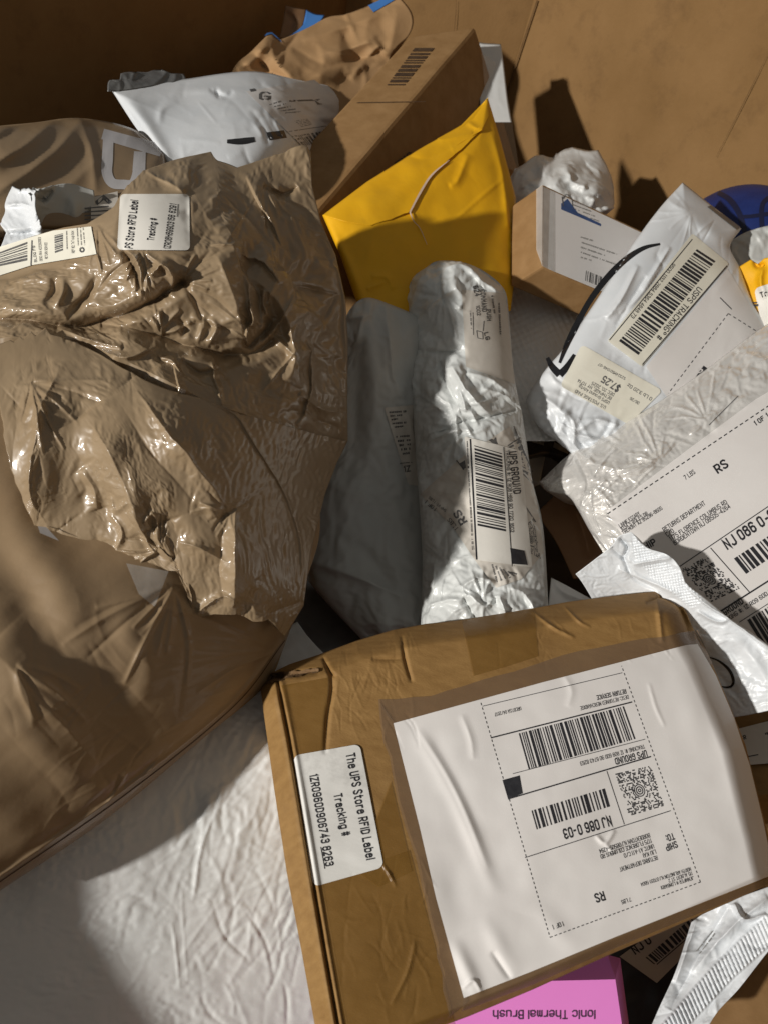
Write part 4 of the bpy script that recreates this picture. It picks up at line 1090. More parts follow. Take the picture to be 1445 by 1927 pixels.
pt.text('SHIP', (1205, 1040), (1235, 1023), 11, True)
pt.line((1278, 1066), (1530, 895), 1.7); pt.line((1336, 1031), (1409, 1114), 1.7); pt.text('NJ 086 0-03', (1367, 1034), (1470, 966), 18, True)
pb.bars([(1380, 1051), (1490, 979), (1514, 1007), (1403, 1080)], 33, 26)
pc.maxicode([(1280, 1072), (1328, 1047), (1391, 1108), (1338, 1133)], 7, 27)
pt.line((1335, 1163), (1560, 1020), 3); pt.text('UPS GROUND', (1342, 1172), (1399, 1134), 11, True); pt.text('TRACKING #: 1Z R09 60D 90 5286', (1352, 1180), (1480, 1096), 7.5); pt.line((1390, 1171), (1560, 1062), 1.4)
pb.bars([(1405, 1167), (1530, 1087), (1580, 1160), (1450, 1240)], 34, 34)
fin(pt, pb, pc)
pt = Print(S, T, .0005); pt.line((1333, 800), (1388, 745), 1.5); pt.build('fold_line', M['ink_grey'])

# ================================================================== small white mailer with ribbed seam
T = thing('poly_mailer', 'white plastic mailer with a crushed ribbed seam lying over the large return label', 'mailer', org_at((1290, 1180), .64, .1))
ribpoly = [(1190, 1000), (1214, 1032), (1262, 1062), (1326, 1132), (1300, 1146), (1222, 1084), (1188, 1040)]
def rib(poly, pitch, amp, ang):
    ca, sa = math.cos(math.radians(ang)), math.sin(math.radians(ang))
    def f(p):
        m = 1 - smooth(-3, 1, sdist(p, poly))
        a = (p[:, 0] * ca + p[:, 1] * sa) / pitch; b = (-p[:, 0] * sa + p[:, 1] * ca) / pitch
        return m * amp * np.cos(2 * math.pi * a) * np.cos(2 * math.pi * b)
    return f
fe = [([(1150, 1030), (1175, 1055), (1190, 1085), (1240, 1110)], -.004, 9, 'r'), ([(1165, 1012), (1180, 1030), (1170, 1055)], -.006, 8, 'r'), ([(1190, 1062), (1230, 1055), (1262, 1050)], .005, 10, 'r'),
      ([(1160, 1070), (1210, 1090), (1280, 1120)], .004, 12, 'r'), ([(1290, 1105), (1330, 1140), (1375, 1168), (1445, 1222)], .008, 16, 's'), ([(1310, 1150), (1350, 1170), (1372, 1164)], .005, 8, 'r'),
      ([(1350, 1190), (1400, 1220), (1450, 1290)], .004, 20, 'g'), ([(1300, 1200), (1345, 1260), (1400, 1330)], -.003, 20, 'g')]
fe += creases(46, (1085, 1000, 1300, 1130), 35, 40, (15, 50), (4, 9), (.001, .003), 61) + creases(30, (1290, 1100, 1450, 1340), 45, 30, (25, 80), (5, 12), (.0006, .002), 62)
S = Surf([(1187, 1001, .60), (1082, 1082, .62), (1290, 1130, .595), (1445, 1225, .585), (1445, 1340, .575), (1320, 1300, .61), (1200, 1140, .625)], feats=fe, noise=[(.003, 60, 3)], extra=[rib(ribpoly, 7.5, .0014, 35)])
bag('film', T, M['white'], S, ([(1082, 1080), (1115, 1055), (1150, 1027), (1163, 1009), (1187, 1001)], [(1187, 1001), (1215, 1030), (1255, 1044), (1277, 1066), (1292, 1100), (1330, 1130), (1380, 1172), (1470, 1240), (1480, 1330)],
    [(1260, 1360), (1380, 1350), (1480, 1330)], [(1082, 1080), (1100, 1105), (1150, 1190), (1260, 1360)]), 2.2, .02, cr=dict(grow=(1.0, 1.045), patch=60, seed=39, goal=.02, lim=.012, steps=(17, 8, 4), flats=[(ribpoly, .8)]))
S = bag.surf
pt = Print(S, T, .0005); pt.stroke([(1330, 1236), (1352, 1244), (1372, 1262), (1379, 1282), (1374, 1292), (1362, 1293), (1346, 1288)], [2, 3, 5, 6, 5, 3, 2]); pt.build('scribble_print', M['gloss_black'])

T = thing('shipping_box', 'brown box in shadow with a beige label, right of the big taped box', 'box', org_at((1420, 1390), .66, .1))
o = P(A(1375, 1338), .63); u = P(A(1500, 1320), .62) - o; v = P(A(1400, 1500), .58) - o; n = np.cross(u, v); n *= .06 / np.linalg.norm(n)
if n[2] > 0: n = -n
box3('carton', T, M['card_old'], o, u, v, n, cuts=3, seed=6)
S = Surf([(1375, 1338, .63), (1500, 1320, .62), (1400, 1500, .58)], tps=False)
lab = qsheet('label', T, M['sticker_dim'], S, [(1370, 1376), (1480, 1348), (1500, 1432), (1400, 1440)], 5, .003)
pt = Print(S, sub(lab, T), .004); pt.text('SR', (1393, 1393), (1404, 1390), 7, True); pt.line((1405, 1424), (1426, 1420), 2); pt.scribble((1436, 1382), (1450, 1378), 5, 4); pt.build('lettering', M['ink'])

# ================================================================== centre: silver tube mailer, grey mailer, dark one
T = thing('poly_mailer', 'long lumpy silver white mailer with overlapping labels, upright between the grey mailer and the gap', 'mailer', org_at((890, 850), .70, .12))
out = [(765, 562), (775, 525), (800, 504), (830, 490), (890, 500), (945, 540), (957, 590), (966, 700), (985, 800), (1000, 900), (1022, 1000), (1034, 1200), (790, 1215), (794, 1050), (785, 900), (775, 750), (769, 640)]
q1 = [(868, 545), (950, 552), (968, 723), (876, 690)]
q2 = [(873, 821), (979, 848), (1001, 1068), (897, 1054)]
q3 = [(940, 806), (1010, 870), (1015, 1060), (934, 1104)]
fe = [([(832, 492), (826, 540), (835, 575)], -.005, 12, 'r'), ([(800, 590), (830, 560), (865, 540)], .005, 14, 'r'), ([(850, 540), (874, 560), (860, 585)], .008, 16, 'r'), ([(800, 662), (840, 664), (870, 660)], -.004, 9, 'r'),
      ([(828, 680), (840, 730), (858, 765)], -.008, 14, 'r'), ([(846, 690), (880, 740), (924, 782)], .010, 22, 'r'), ([(862, 735), (872, 760), (875, 775)], .006, 10, 'r'), ([(880, 702), (930, 718), (985, 770)], .008, 16, 'r'), ([(905, 730), (950, 745), (985, 775)], .007, 14, 'r'),
      ([(858, 768), (885, 775), (900, 800)], .006, 10, 'r'), ([(820, 815), (870, 795), (900, 790), (970, 772)], -.007, 12, 'r'), ([(812, 832), (850, 812), (890, 808)], .005, 10, 'r'), ([(835, 850), (870, 822), (920, 805)], .004, 10, 'r'),
      ([(880, 515), (930, 545), (955, 590)], .006, 12, 'r'), ([(860, 510), (910, 545), (945, 600)], -.005, 12, 'r'), ([(820, 1050), (812, 1120), (806, 1170)], .004, 12, 'r'), ([(865, 1105), (895, 1090), (930, 1095)], .005, 10, 'r'),
      ([(880, 1120), (910, 1140), (930, 1125)], .006, 12, 'r'), ([(940, 1120), (950, 1150), (945, 1170)], .008, 14, 'r'), ([(870, 1125), (900, 1175)], -.006, 14, 'r'), ([(960, 1105), (990, 1120), (1010, 1170)], .006, 12, 'r'), ([(800, 1140), (840, 1128), (870, 1130)], .005, 14, 'r')]
fe += radial((858, 767), 16, 0, 360, (25, 90), (4, 8), (.0010, .0028), 301) + radial((905, 1128), 14, 0, 360, (20, 70), (4, 8), (.0010, .0028), 302) + radial((835, 560), 9, 20, 200, (30, 110), (4, 8), (.0008, .0022), 303) + radial((820, 700), 9, 0, 360, (30, 90), (4, 8), (.0008, .0022), 304)
fe += radial((870, 800), 10, 90, 260, (30, 100), (4, 8), (.0010, .0026), 305) + radial((840, 1060), 10, 0, 360, (30, 90), (4, 8), (.0008, .0022), 306) + radial((900, 520), 9, 10, 170, (30, 80), (4, 8), (.0008, .0024), 307)
fe += creases(50, (770, 495, 1020, 830), 60, 50, (30, 90), (6, 15), (.001, .0028), 71, poly=out) + creases(40, (790, 830, 1030, 1190), 40, 60, (15, 60), (5, 12), (.001, .0028), 72, poly=out) + creases(40, (860, 1070, 1030, 1190), 40, 60, (15, 50), (4, 9), (.001, .0035), 73)
S = Surf([(765, 562, .73), (860, 500, .735), (955, 560, .74), (790, 900, .69), (1000, 900, .69), (792, 1190, .625), (1034, 1180, .625), (890, 850, .69)], outline=out, bulge=.045, bw=110, feats=fe, noise=[(.004, 70, 6), (.0008, 26, 3, 0, 1, 1)],
         flats=[(q1, .75), (q2, .9)])
bag('film', T, M['silver'], S, ([(765, 562), (775, 525), (800, 504), (830, 490), (890, 500), (945, 540), (957, 590)], [(957, 590), (966, 700), (985, 800), (1000, 900), (1022, 1000), (1034, 1200)], [(790, 1215), (910, 1210), (1034, 1200)],
    [(765, 562), (769, 640), (775, 750), (785, 900), (794, 1050), (790, 1215)]), 2.2, .05, cr=dict(grow=(1.03, 1.13), patch=50, seed=40, goal=.014, lim=.014, steps=(17, 8, 4), flats=[(q1, .9), (q2, 1)]))
S = bag.surf
lab = qsheet('address_label', T, M['sticker_dim'], S, q1, 3, .0008); L = sub(lab, T)
pt = Print(S, L, .0017)
pt.text('624', (889, 538), (894, 558), 9, True); pt.text('COMMAND', (903, 545), (907, 587), 8, True); pt.text('1002', (895, 575), (897, 594), 6); pt.text('PUSH', (915, 582), (916, 604), 7, True)
pt.scribble((938, 570), (941, 630), 4, 3); pt.scribble((925, 556), (930, 590), 4, 6); pt.line((910, 604), (908, 623), 1.2); pt.line((889, 588), (890, 630), 1.2); pt.scribble((884, 585), (886, 618), 2.5, 8)
for a_, b_ in (((896, 622), (907, 625)), ((907, 625), (908, 638)), ((908, 638), (898, 636)), ((898, 636), (896, 622))): pt.line(a_, b_, 1.2)
pt.text('LG', (910, 626), (914, 641), 7, True); pt.build('lettering', M['ink_grey'])
q4 = [(792, 930), (958, 802), (1025, 1045), (934, 1106)]
lab = sheet('under_label', T, M['sticker_dim'], S, ([(790, 930), (866, 862), (958, 802)], [(958, 802), (992, 870), (1013, 960), (1022, 1040)], [(933, 1106), (980, 1090), (1022, 1040)], [(790, 930), (850, 990), (897, 1060), (933, 1106)]), 3, .0008); L = sub(lab, T)
pt, pb, pc = label_prints(S, L, .0016)
pt.text('RS', (878, 982), (862, 958), 13, True); pt.text('1 LBS', (862, 994), (846, 974), 7); pt.text('1 OF 1', (822, 957), (803, 941), 6.5); pt.text('SHP WT: 1 LBS', (840, 960), (808, 934), 4.5)
pt.line((858, 866), (872, 884), 2); pt.quad([(864, 872), (874, 866), (876, 880), (870, 884)]); pt.quad([(918, 828), (932, 823), (936, 836)] + [(926, 834)])
pb.bars([(954, 838), (980, 890), (1003, 912), (978, 822)], 3, 16); pt.line((966, 802), (1001, 888), 1.6); pt.line((981, 942), (1007, 982), 2.2); pt.line((985, 991), (1003, 977), 1.6)
pc.maxicode([(986, 992), (1003, 978), (1016, 1052), (988, 1036)], 9, 20)
for i in range(6): pt.scribble((925 + i * 7, 1062 + i * 3), (935 + i * 8, 1096 - i * 3), 3.5, i)
fin(pt, pb, pc, 'ink_grey')
lab = qsheet('tracking_label', T, M['sticker'], S, q2, 3, .0018, rnd=3); L = sub(lab, T)
pt, pb, _ = label_prints(S, L, .0027)
pt.line((884, 826), (896, 1053), 3); pt.line((947, 841), (963, 1066), 1.5); pt.text('UPS GROUND', (957.5, 850), (966.5, 930), 12.5, True); pt.text('TRACKING #: 1Z R08 H69 90 1720 1602', (951, 847), (960, 1002), 6)
pt.scribble((878, 830), (888, 1035), 2.5, 3)
pb.bars([(891.5, 838), (897.6, 989), (951, 1000), (943, 853)], 21, 46); pt.quad([(959, 1031), (986, 1036), (992.5, 1063), (963, 1061)], 3, 3)
fin(pt, pb)

T = thing('poly_mailer', 'smooth grey plastic mailer in the shade between the tan bag and the silver mailer', 'mailer', org_at((690, 900), .74, .12))
out = [(640, 620), (665, 575), (692, 560), (740, 575), (800, 600), (830, 900), (830, 1230), (700, 1230), (590, 1105), (575, 1060), (605, 900), (640, 800)]
fe = [([(725, 570), (735, 660), (750, 750)], .006, 26, 'r'), ([(660, 600), (675, 700), (670, 830), (640, 920)], -.010, 30, 'g'), ([(700, 620), (720, 800), (730, 1000)], .008, 50, 'g'), ([(590, 1060), (680, 1090), (760, 1130)], .006, 22, 'r'), ([(640, 1010), (700, 1060), (760, 1160)], -.006, 26, 'g'), ([(655, 600), (690, 590), (700, 565)], .006, 14, 'r'), ([(650, 630), (670, 640), (690, 560)], .004, 16, 'r')]
S = Surf([(650, 600, .685), (692, 560, .70), (770, 600, .71), (600, 900, .70), (790, 900, .735), (580, 1080, .69), (700, 1210, .665), (800, 1190, .665)], outline=out, bulge=.03, bw=90, feats=fe + creases(30, (600, 600, 790, 1180), 80, 25, (40, 120), (8, 18), (.0006, .002), 81), noise=[(.005, 80, 6, 80, 2), (.0012, 26, 7, 80, 2)])
bag('film', T, M['grey'], S, ([(640, 620), (662, 578), (692, 560), (740, 575), (800, 600)], [(800, 600), (830, 900), (830, 1230)], [(705, 1230), (830, 1230)], [(640, 620), (640, 800), (605, 900), (575, 1060), (590, 1105), (705, 1230)]), 3, .05, cr=dict(grow=(1.0, 1.05), patch=110, seed=41, goal=.010, lim=.014, steps=(30, 13, 7), aniso=1.5))
S = bag.surf
lab = qsheet('label', T, M['sticker_dim'], S, [(723, 767), (800, 760), (835, 920), (768, 912)], 3, .001, rnd=4)
pt = Print(S, sub(lab, T), .002)
for i in range(5): pt.scribble((732 + i * 2, 776 + i * 7), (764 + (0, -8, -16, 0, -5)[i], 774 + i * 7), 4, i)
for i in range(5): pt.scribble((745 + i * 3, 822 + i * 8), (772, 820 + i * 8), 4.5, i + 9)
pt.line((752, 872), (775, 870), 1.5); pt.text('1Z', (760, 888), (773, 886), 10, True); pt.build('lettering', M['ink_grey'])

T = thing('poly_mailer', 'dark grey mailer deep under the grey one, above the torn corner of the taped box', 'mailer', org_at((620, 1180), .74, .1))
S = Surf([(560, 1080, .73), (700, 1180, .70), (500, 1270, .66), (720, 1260, .66)], feats=creases(12, (540, 1090, 700, 1230), 20, 40, (30, 80), (8, 18), (.001, .004), 8), noise=[(.004, 60, 2)])
bag('film', T, M['grey_dark'], S, ([(550, 1080), (600, 1088), (660, 1130), (740, 1200)], [(740, 1200), (760, 1290)], [(480, 1320), (760, 1290)], [(550, 1080), (480, 1320)]), 4, .04)

# ================================================================== big white mailer at bottom left
T = thing('poly_mailer', 'big white plastic mailer lying flat at bottom left, lit in a bright patch', 'mailer', org_at((300, 1700), .52, .08))
out = [(-80, 1500), (300, 1300), (560, 1170), (760, 1200), (760, 2100), (-80, 2100)]
fe = creases(95, (330, 1350, 600, 1800), -62, 16, (60, 190), (6, 16), (.0006, .0018), 91) + creases(30, (150, 1500, 560, 1900), -70, 35, (40, 140), (8, 18), (.0003, .0008), 92) + creases(14, (400, 1650, 580, 1900), 75, 20, (60, 140), (6, 13), (.0010, .0022), 93)
fe += [([(410, 1520), (380, 1590), (362, 1690)], .0012, 10, 'r'), ([(322, 1730), (330, 1780), (338, 1860)], .0006, 6, 'r'), ([(390, 1470), (350, 1540), (395, 1570)], -.004, 40, 'g'), ([(440, 1440), (400, 1510), (330, 1600)], .002, 30, 'g'), ([(500, 1480), (440, 1600), (380, 1740)], .0025, 26, 'g')]
S = Surf(T_CTRL, outline=out, bulge=.002, bw=60, feats=fe, noise=[(.004, 140, 3), (.0007, 40, 6, -60, 3)])
bag('film', T, M['white_dull'], S, ([(-80, 1500), (300, 1300), (560, 1170)], [(560, 1170), (700, 1400), (760, 2100)], [(-80, 2100), (760, 2100)], [(-80, 1500), (-80, 2100)]), 3, .05, cr=dict(grow=(.997, 1.006), patch=120, seed=47, goal=.008, lim=.006, steps=(48, 20, 8), facet=.75, aniso=1.5))
S = bag.surf

# ================================================================== tan bags
T = thing('poly_mailer', 'bulky tan plastic mailer lying under the crumpled tan bag at left', 'mailer', org_at((250, 1250), .52, .1))
out = [(-90, 700), (500, 700), (600, 950), (575, 1100), (537, 1213), (500, 1290), (380, 1392), (200, 1542), (0, 1677), (-90, 1740)]
fe = [([(-20, 1215), (90, 1330), (190, 1445)], .006, 90, 'w', 1.2), ([(-20, 1330), (90, 1420), (200, 1480)], .003, 60, 'g'), ([(190, 1120), (230, 1260), (170, 1340)], -.0015, 60, 'g'), ([(225, 1130), (240, 1200), (230, 1290)], .0015, 40, 'g'),
      ([(0, 860), (30, 960), (70, 1100)], .004, 60, 'g'), ([(60, 980), (110, 1080), (150, 1200)], .003, 60, 'g'), ([(0, 1020), (50, 1130), (110, 1260)], -.003, 60, 'g'), ([(530, 1210), (430, 1330), (230, 1490), (0, 1650)], .003, 12, 'n'),
      ([(240, 1180), (280, 1250), (260, 1330)], .0015, 30, 'g')]
fe += creases(60, (120, 1300, 520, 1600), -38, 12, (60, 160), (5, 12), (.0003, .0010), 95, poly=out) + creases(30, (0, 1100, 420, 1600), 55, 25, (50, 140), (10, 22), (.0004, .0012), 96, poly=out)
fe += radial((520, 1225), 14, 150, 200, (80, 260), (6, 14), (.0004, .0012), 401) + radial((330, 1100), 12, 70, 170, (80, 240), (8, 18), (.0006, .0018), 402) + radial((180, 1560), 10, -70, 10, (60, 180), (6, 14), (.0004, .0012), 403) + radial((30, 1250), 8, 20, 80, (80, 200), (10, 22), (.0006, .0016), 404)
S = Surf([(0, 800, .52), (300, 1000, .50), (300, 1200, .475), (570, 1000, .57), (537, 1213, .56), (380, 1392, .51), (200, 1542, .475), (0, 1677, .440), (-50, 1300, .417), (150, 1350, .451)], outline=out, bulge=.02, bw=60, feats=fe, noise=[(.002, 120, 8, 40, 2), (.0005, 36, 9, -40, 3)])
bag('film', T, M['tan_dull'], S, ([(-90, 700), (200, 690), (500, 700)], [(500, 700), (600, 950), (575, 1100), (537, 1213)], [(-90, 1740), (0, 1677), (200, 1542), (380, 1392), (500, 1290), (537, 1213)], [(-90, 700), (-90, 1740)]), 3, .06)
S = bag.surf
pt = Print(S, T, .0006); pt.stroke([(537, 1205), (440, 1330), (235, 1497), (0, 1660)], [1.5, 1.8, 1.8, 1.8]); pt.build('seam_line', M['ink_brown'])
lab = qsheet('adhesive_strip', T, M['haze_film'], S, [(238, 1060), (318, 1075), (292, 1142), (262, 1118)], 4, .004)
lab = qsheet('white_patch', T, M['white_print'], S, [(72, 990), (88, 992), (112, 1018), (76, 1003)], 4, .004)

T = thing('poly_mailer', 'crumpled glossy tan plastic bag with a torn flap and tracking stickers', 'bag', org_at((330, 700), .55, .1))
top = [(-30, 478), (60, 446), (120, 428), (165, 421), (186, 405), (215, 385), (240, 347), (275, 316), (330, 304), (411, 292), (418, 312), (450, 330), (470, 322), (545, 281), (572, 277), (585, 284)]
right = [(585, 284), (588, 350), (605, 420), (632, 480), (650, 560), (655, 640), (654, 760), (655, 830), (634, 872), (612, 930), (585, 1040), (572, 1140), (537, 1198)]
bottom = [(-6, 655)]
left = [(-30, 478), (-30, 640)]
flap_l = jag([(4, 655), (12, 740), (24, 860), (44, 930), (62, 978), (90, 992), (118, 1018), (140, 1062), (185, 1086), (225, 1108), (256, 1116)], 2.5, 12, 7)
flap_b = [(256, 1116), (236, 1096), (232, 1062), (268, 1058), (306, 1066), (345, 1072), (365, 1158), (400, 1150), (440, 1150), (470, 1165), (505, 1160), (537, 1198)]
qs = [(227, 365), (357, 365), (358, 471), (221, 470)]
qc = [(-30, 478), (172, 425), (182, 478), (-30, 528)]
fe = [  # flap
      ([(160, 780), (186, 826), (214, 880), (240, 943), (262, 1000)], .015, 46, 'w', 2.6),
      ([(249, 719), (279, 768), (319, 833), (370, 890), (419, 948), (432, 966)], .018, 42, 'w', 2.8),
      ([(446, 950), (441, 1000), (438, 1060), (441, 1135)], .015, 24, 'w', 5.0),
      ([(392, 769), (438, 787), (477, 845), (531, 926), (561, 1001), (570, 1073)], .003, 30, 's'),
      ([(30, 740), (66, 712), (150, 714), (250, 716)], .007, 60, 'w', .5), ([(66, 716), (74, 790), (60, 860), (60, 930), (92, 990)], .013, 30, 'w', 3.0), ([(152, 880), (170, 915), (180, 955)], .006, 22, 'w', 1.5),
      ([(200, 960), (222, 1000), (205, 1030)], .003, 12, 'r'), ([(240, 960), (262, 1000), (280, 1040)], .004, 14, 'r'), ([(292, 985), (300, 1020), (318, 1048)], .005, 26, 'w', 1.2),
      ([(265, 985), (285, 970), (295, 990)], .003, 10, 'r'), ([(205, 935), (212, 960), (235, 950)], .003, 10, 'r'), ([(140, 1040), (180, 1020), (232, 1060)], .003, 12, 'r'), ([(360, 945), (390, 960), (425, 1000)], .004, 20, 'w', 1.5),
      ([(330, 1020), (370, 1030), (430, 1060)], .005, 20, 'r'), ([(120, 690), (90, 740), (70, 800)], .004, 24, 'r'),
      ([(365, 1150), (410, 1120), (440, 1128)], .006, 14, 'r'), ([(500, 1150), (540, 1140), (570, 1130)], -.003, 14, 'r'),
      # mound
      ([(358, 340), (392, 400), (420, 445), (449, 494), (470, 545), (487, 602)], .009, 60, 'w', 1.2),
      ([(474, 514), (505, 539), (530, 576), (549, 634), (551, 681), (534, 717)], .013, 18, 'w', 4.0), ([(409, 484), (432, 540), (450, 594), (456, 640)], .012, 70, 'w', .35),
      ([(470, 566), (478, 585), (485, 612)], .008, 12, 'r'), ([(455, 640), (470, 650), (500, 620), (515, 595)], -.010, 14, 'r'), ([(500, 620), (528, 645), (548, 668)], .006, 12, 'r'),
      ([(470, 575), (476, 605), (462, 640)], .010, 12, 'r'), ([(505, 545), (500, 575), (512, 605)], .006, 9, 'r'),
      ([(284, 520), (310, 500), (330, 524), (322, 558)], .009, 18, 'r'), ([(230, 466), (252, 508), (266, 550)], -.009, 16, 'r'), ([(236, 468), (262, 500), (268, 560)], .006, 12, 'r'),
      ([(-20, 600), (60, 606), (160, 613), (260, 582), (345, 534)], -.014, 26, 'n'), ([(190, 610), (300, 634), (360, 655), (424, 666), (480, 661), (523, 627)], -.013, 24, 'r'),
      ([(300, 585), (305, 630), (290, 600)], .004, 10, 'r'), ([(468, 344), (489, 378), (518, 426), (537, 465)], .005, 26, 's'), ([(500, 356), (530, 366), (563, 352)], -.009, 16, 'r'),
      ([(552, 534), (589, 539), (623, 555)], -.009, 15, 'r'), ([(629, 550), (612, 590), (587, 628)], -.009, 18, 'r'), ([(626, 489), (645, 549), (652, 700)], .007, 16, 'r'), ([(585, 640), (590, 720), (560, 800)], .006, 16, 's'),
      ([(545, 770), (600, 790), (640, 810)], -.007, 18, 'r'), ([(560, 740), (610, 770), (640, 775)], .008, 14, 'r'), ([(400, 300), (420, 350), (430, 400)], .004, 24, 'g'), ([(420, 370), (470, 420), (520, 480)], -.004, 18, 'r'), ([(280, 318), (330, 350), (358, 372)], .006, 20, 'r'), ([(470, 500), (440, 470), (400, 460)], .004, 16, 'r'), ([(460, 480), (500, 500), (530, 540)], .006, 16, 's'),
      ([(104, 522), (104, 550), (84, 578)], -.005, 13, 'g'), ([(184, 520), (165, 560), (125, 597)], -.006, 12, 'g'), ([(116, 520), (118, 550), (100, 580)], .005, 12, 'g'), ([(20, 530), (70, 525), (110, 520)], .004, 14, 'g'), ([(330, 600), (350, 615), (345, 640)], -.004, 9, 'g'), ([(360, 595), (385, 610), (375, 645)], .004, 9, 'g'), ([(395, 600), (410, 620), (395, 650)], .004, 8, 'g'),
      ([(180, 660), (240, 672), (300, 650)], .007, 14, 'r'), ([(110, 615), (170, 640), (230, 655)], .007, 14, 'r'), ([(330, 690), (345, 740), (395, 765)], .006, 12, 's'), ([(345, 675), (380, 700), (420, 690)], -.005, 12, 'r'), ([(400, 680), (410, 720), (420, 760)], .005, 12, 'r'), ([(300, 668), (330, 680), (345, 705)], .006, 10, 'r')]
allout = top + right[1:] + flap_b[::-1] + flap_l[::-1] + [(-30, 640)]
fe += radial((485, 655), 16, 150, 330, (40, 150), (5, 11), (.0012, .0035), 201) + radial((300, 632), 9, 180, 350, (30, 110), (5, 10), (.001, .003), 202) + radial((66, 712), 8, 20, 110, (50, 150), (5, 11), (.001, .003), 203)
fe += radial((345, 530), 9, -70, 70, (40, 130), (5, 10), (.001, .003), 204) + radial((268, 470), 8, 30, 150, (30, 110), (5, 10), (.001, .0035), 205) + radial((296, 1030), 12, 150, 300, (30, 110), (4, 9), (.0012, .0035), 206)
fe += radial((432, 966), 8, 60, 230, (30, 110), (5, 10), (.001, .003), 207) + radial((500, 350), 8, 20, 130, (40, 150), (5, 10), (.001, .003), 208) + radial((590, 635), 8, 40, 140, (40, 140), (5, 10), (.001, .003), 209) + radial((180, 420), 7, 40, 130, (30, 90), (5, 9), (.001, .003), 210)
fe += creases(50, (430, 700, 650, 1180), 62, 12, (50, 150), (4, 10), (.0004, .0012), 104, poly=allout)
SF = Surf([(-20, 480, .535), (90, 520, .50), (290, 420, .50), (330, 320, .545), (450, 320, .585), (580, 290, .615), (600, 420, .61), (520, 430, .57), (400, 480, .51), (250, 540, .488), (60, 590, .485), (160, 615, .497), (330, 630, .505), (480, 660, .535),
           (560, 600, .565), (640, 600, .63), (650, 800, .635), (150, 690, .470), (10, 690, .462), (250, 740, .462), (400, 800, .482), (550, 800, .550), (30, 880, .442), (110, 900, .456), (250, 950, .458), (420, 970, .476), (440, 1100, .482), (300, 1080, .476), (150, 1060, .470), (560, 1000, .54), (537, 1198, .535), (620, 900, .61)],
          feats=fe, noise=[(.005, 90, 3), (.0012, 34, 5, 50, 2.5)], flats=[(qs, .85), (qc, .7)])
bag('film', T, M['tan'], SF, (top, right[:8], [(-30, 640), (60, 632), (150, 640), (260, 690), (400, 760), (520, 800), (600, 820), (655, 830)], [(-30, 478), (-30, 640)]), 2.0, .19, sm=False,
    cr=dict(grow=(.985, 1.075), patch=80, seed=11, flats=[(qs, 1), (qc, 1)], edges='lbr', goal=.004, lim=.016, steps=(26, 11, 5), amp=.006, areas=[([(380, 460), (560, 460), (600, 720), (360, 690)], .06)]))
SFm = bag.surf
ftop = [(4, 655), (20, 648), (36, 642), (42, 646), (56, 636), (60, 641), (76, 626), (84, 634), (104, 622), (112, 634), (130, 640), (200, 676), (262, 712), (340, 748), (392, 766), (450, 786), (520, 802), (600, 822), (655, 830)]
bag('torn_flap', T, M['tan'], Lift(SF), (ftop, [(655, 830), (634, 872), (612, 930), (585, 1040), (572, 1140), (537, 1198)], flap_b, flap_l), 2.0, .010, sm=False,
    cr=dict(grow=(.985, 1.05), patch=80, seed=23, edges='r', goal=.004, lim=.016, steps=(26, 11, 5), amp=.006, areas=[([(120, 920), (330, 920), (330, 1110), (120, 1060)], .05), ([(430, 780), (600, 820), (600, 1150), (450, 1130)], -.05)]))
lab = qsheet('rfid_sticker', T, M['sticker'], SFm, qs, 3, .0012, rnd=8); L = sub(lab, T)
pt = Print(SFm, L, .002)
pt.text('PS Store RFID Label', (249, 468), (260, 377), 13, True); pt.text('Tracking #', (289, 453), (295, 411), 11, True); pt.text('1ZR08H69903156 6291', (320, 469), (332, 384), 11); pt.line((334, 408), (336, 384), 1.4)
pt.build('lettering', M['ink'])
lab = sheet('cream_label', T, M['cream'], SFm, ([(-30, 474), (40, 452), (100, 434), (172, 426)], [(172, 426), (182, 478)], [(-30, 528), (60, 499), (150, 484), (182, 478)], [(-30, 474), (-30, 528)]), 3, .0014); L = sub(lab, T)
pt, pb, _ = label_prints(SFm, L, .0022)
pt.line((61, 452), (59, 499), 2.4); pt.text('BLDG F9', (70, 493), (66, 462), 4.5); pt.text('DESC: RMA ACCESSORIES', (80, 491), (77, 446), 4.5); pt.text('RETURN SERVICE', (90, 487), (89, 456), 4.5)
pt.text('REF #2: 7x7 cup box', (141, 476), (139, 434), 5); pt.scribble((148, 462), (146, 428), 2.2, 2); pt.scribble((154, 461), (152, 428), 2.2, 5); pt.scribble((160, 461), (157, 428), 2.2, 8); pt.scribble((127, 470), (126, 434), 2.4, 4)
for k in range(10):
    a0 = k * .628; pt.line((155 + 3 * math.cos(a0), 470 + 3 * math.sin(a0)), (155 + 5 * math.cos(a0 + .6), 470 + 5 * math.sin(a0 + .6)), 2.5)
pb.bars([(104, 476), (103, 443), (119, 439), (119, 471)], 5, 13); pb.bars([(-20, 505), (-25, 484), (52, 455), (52, 490)], 6, 10)
fin(pt, pb, m='ink_grey')

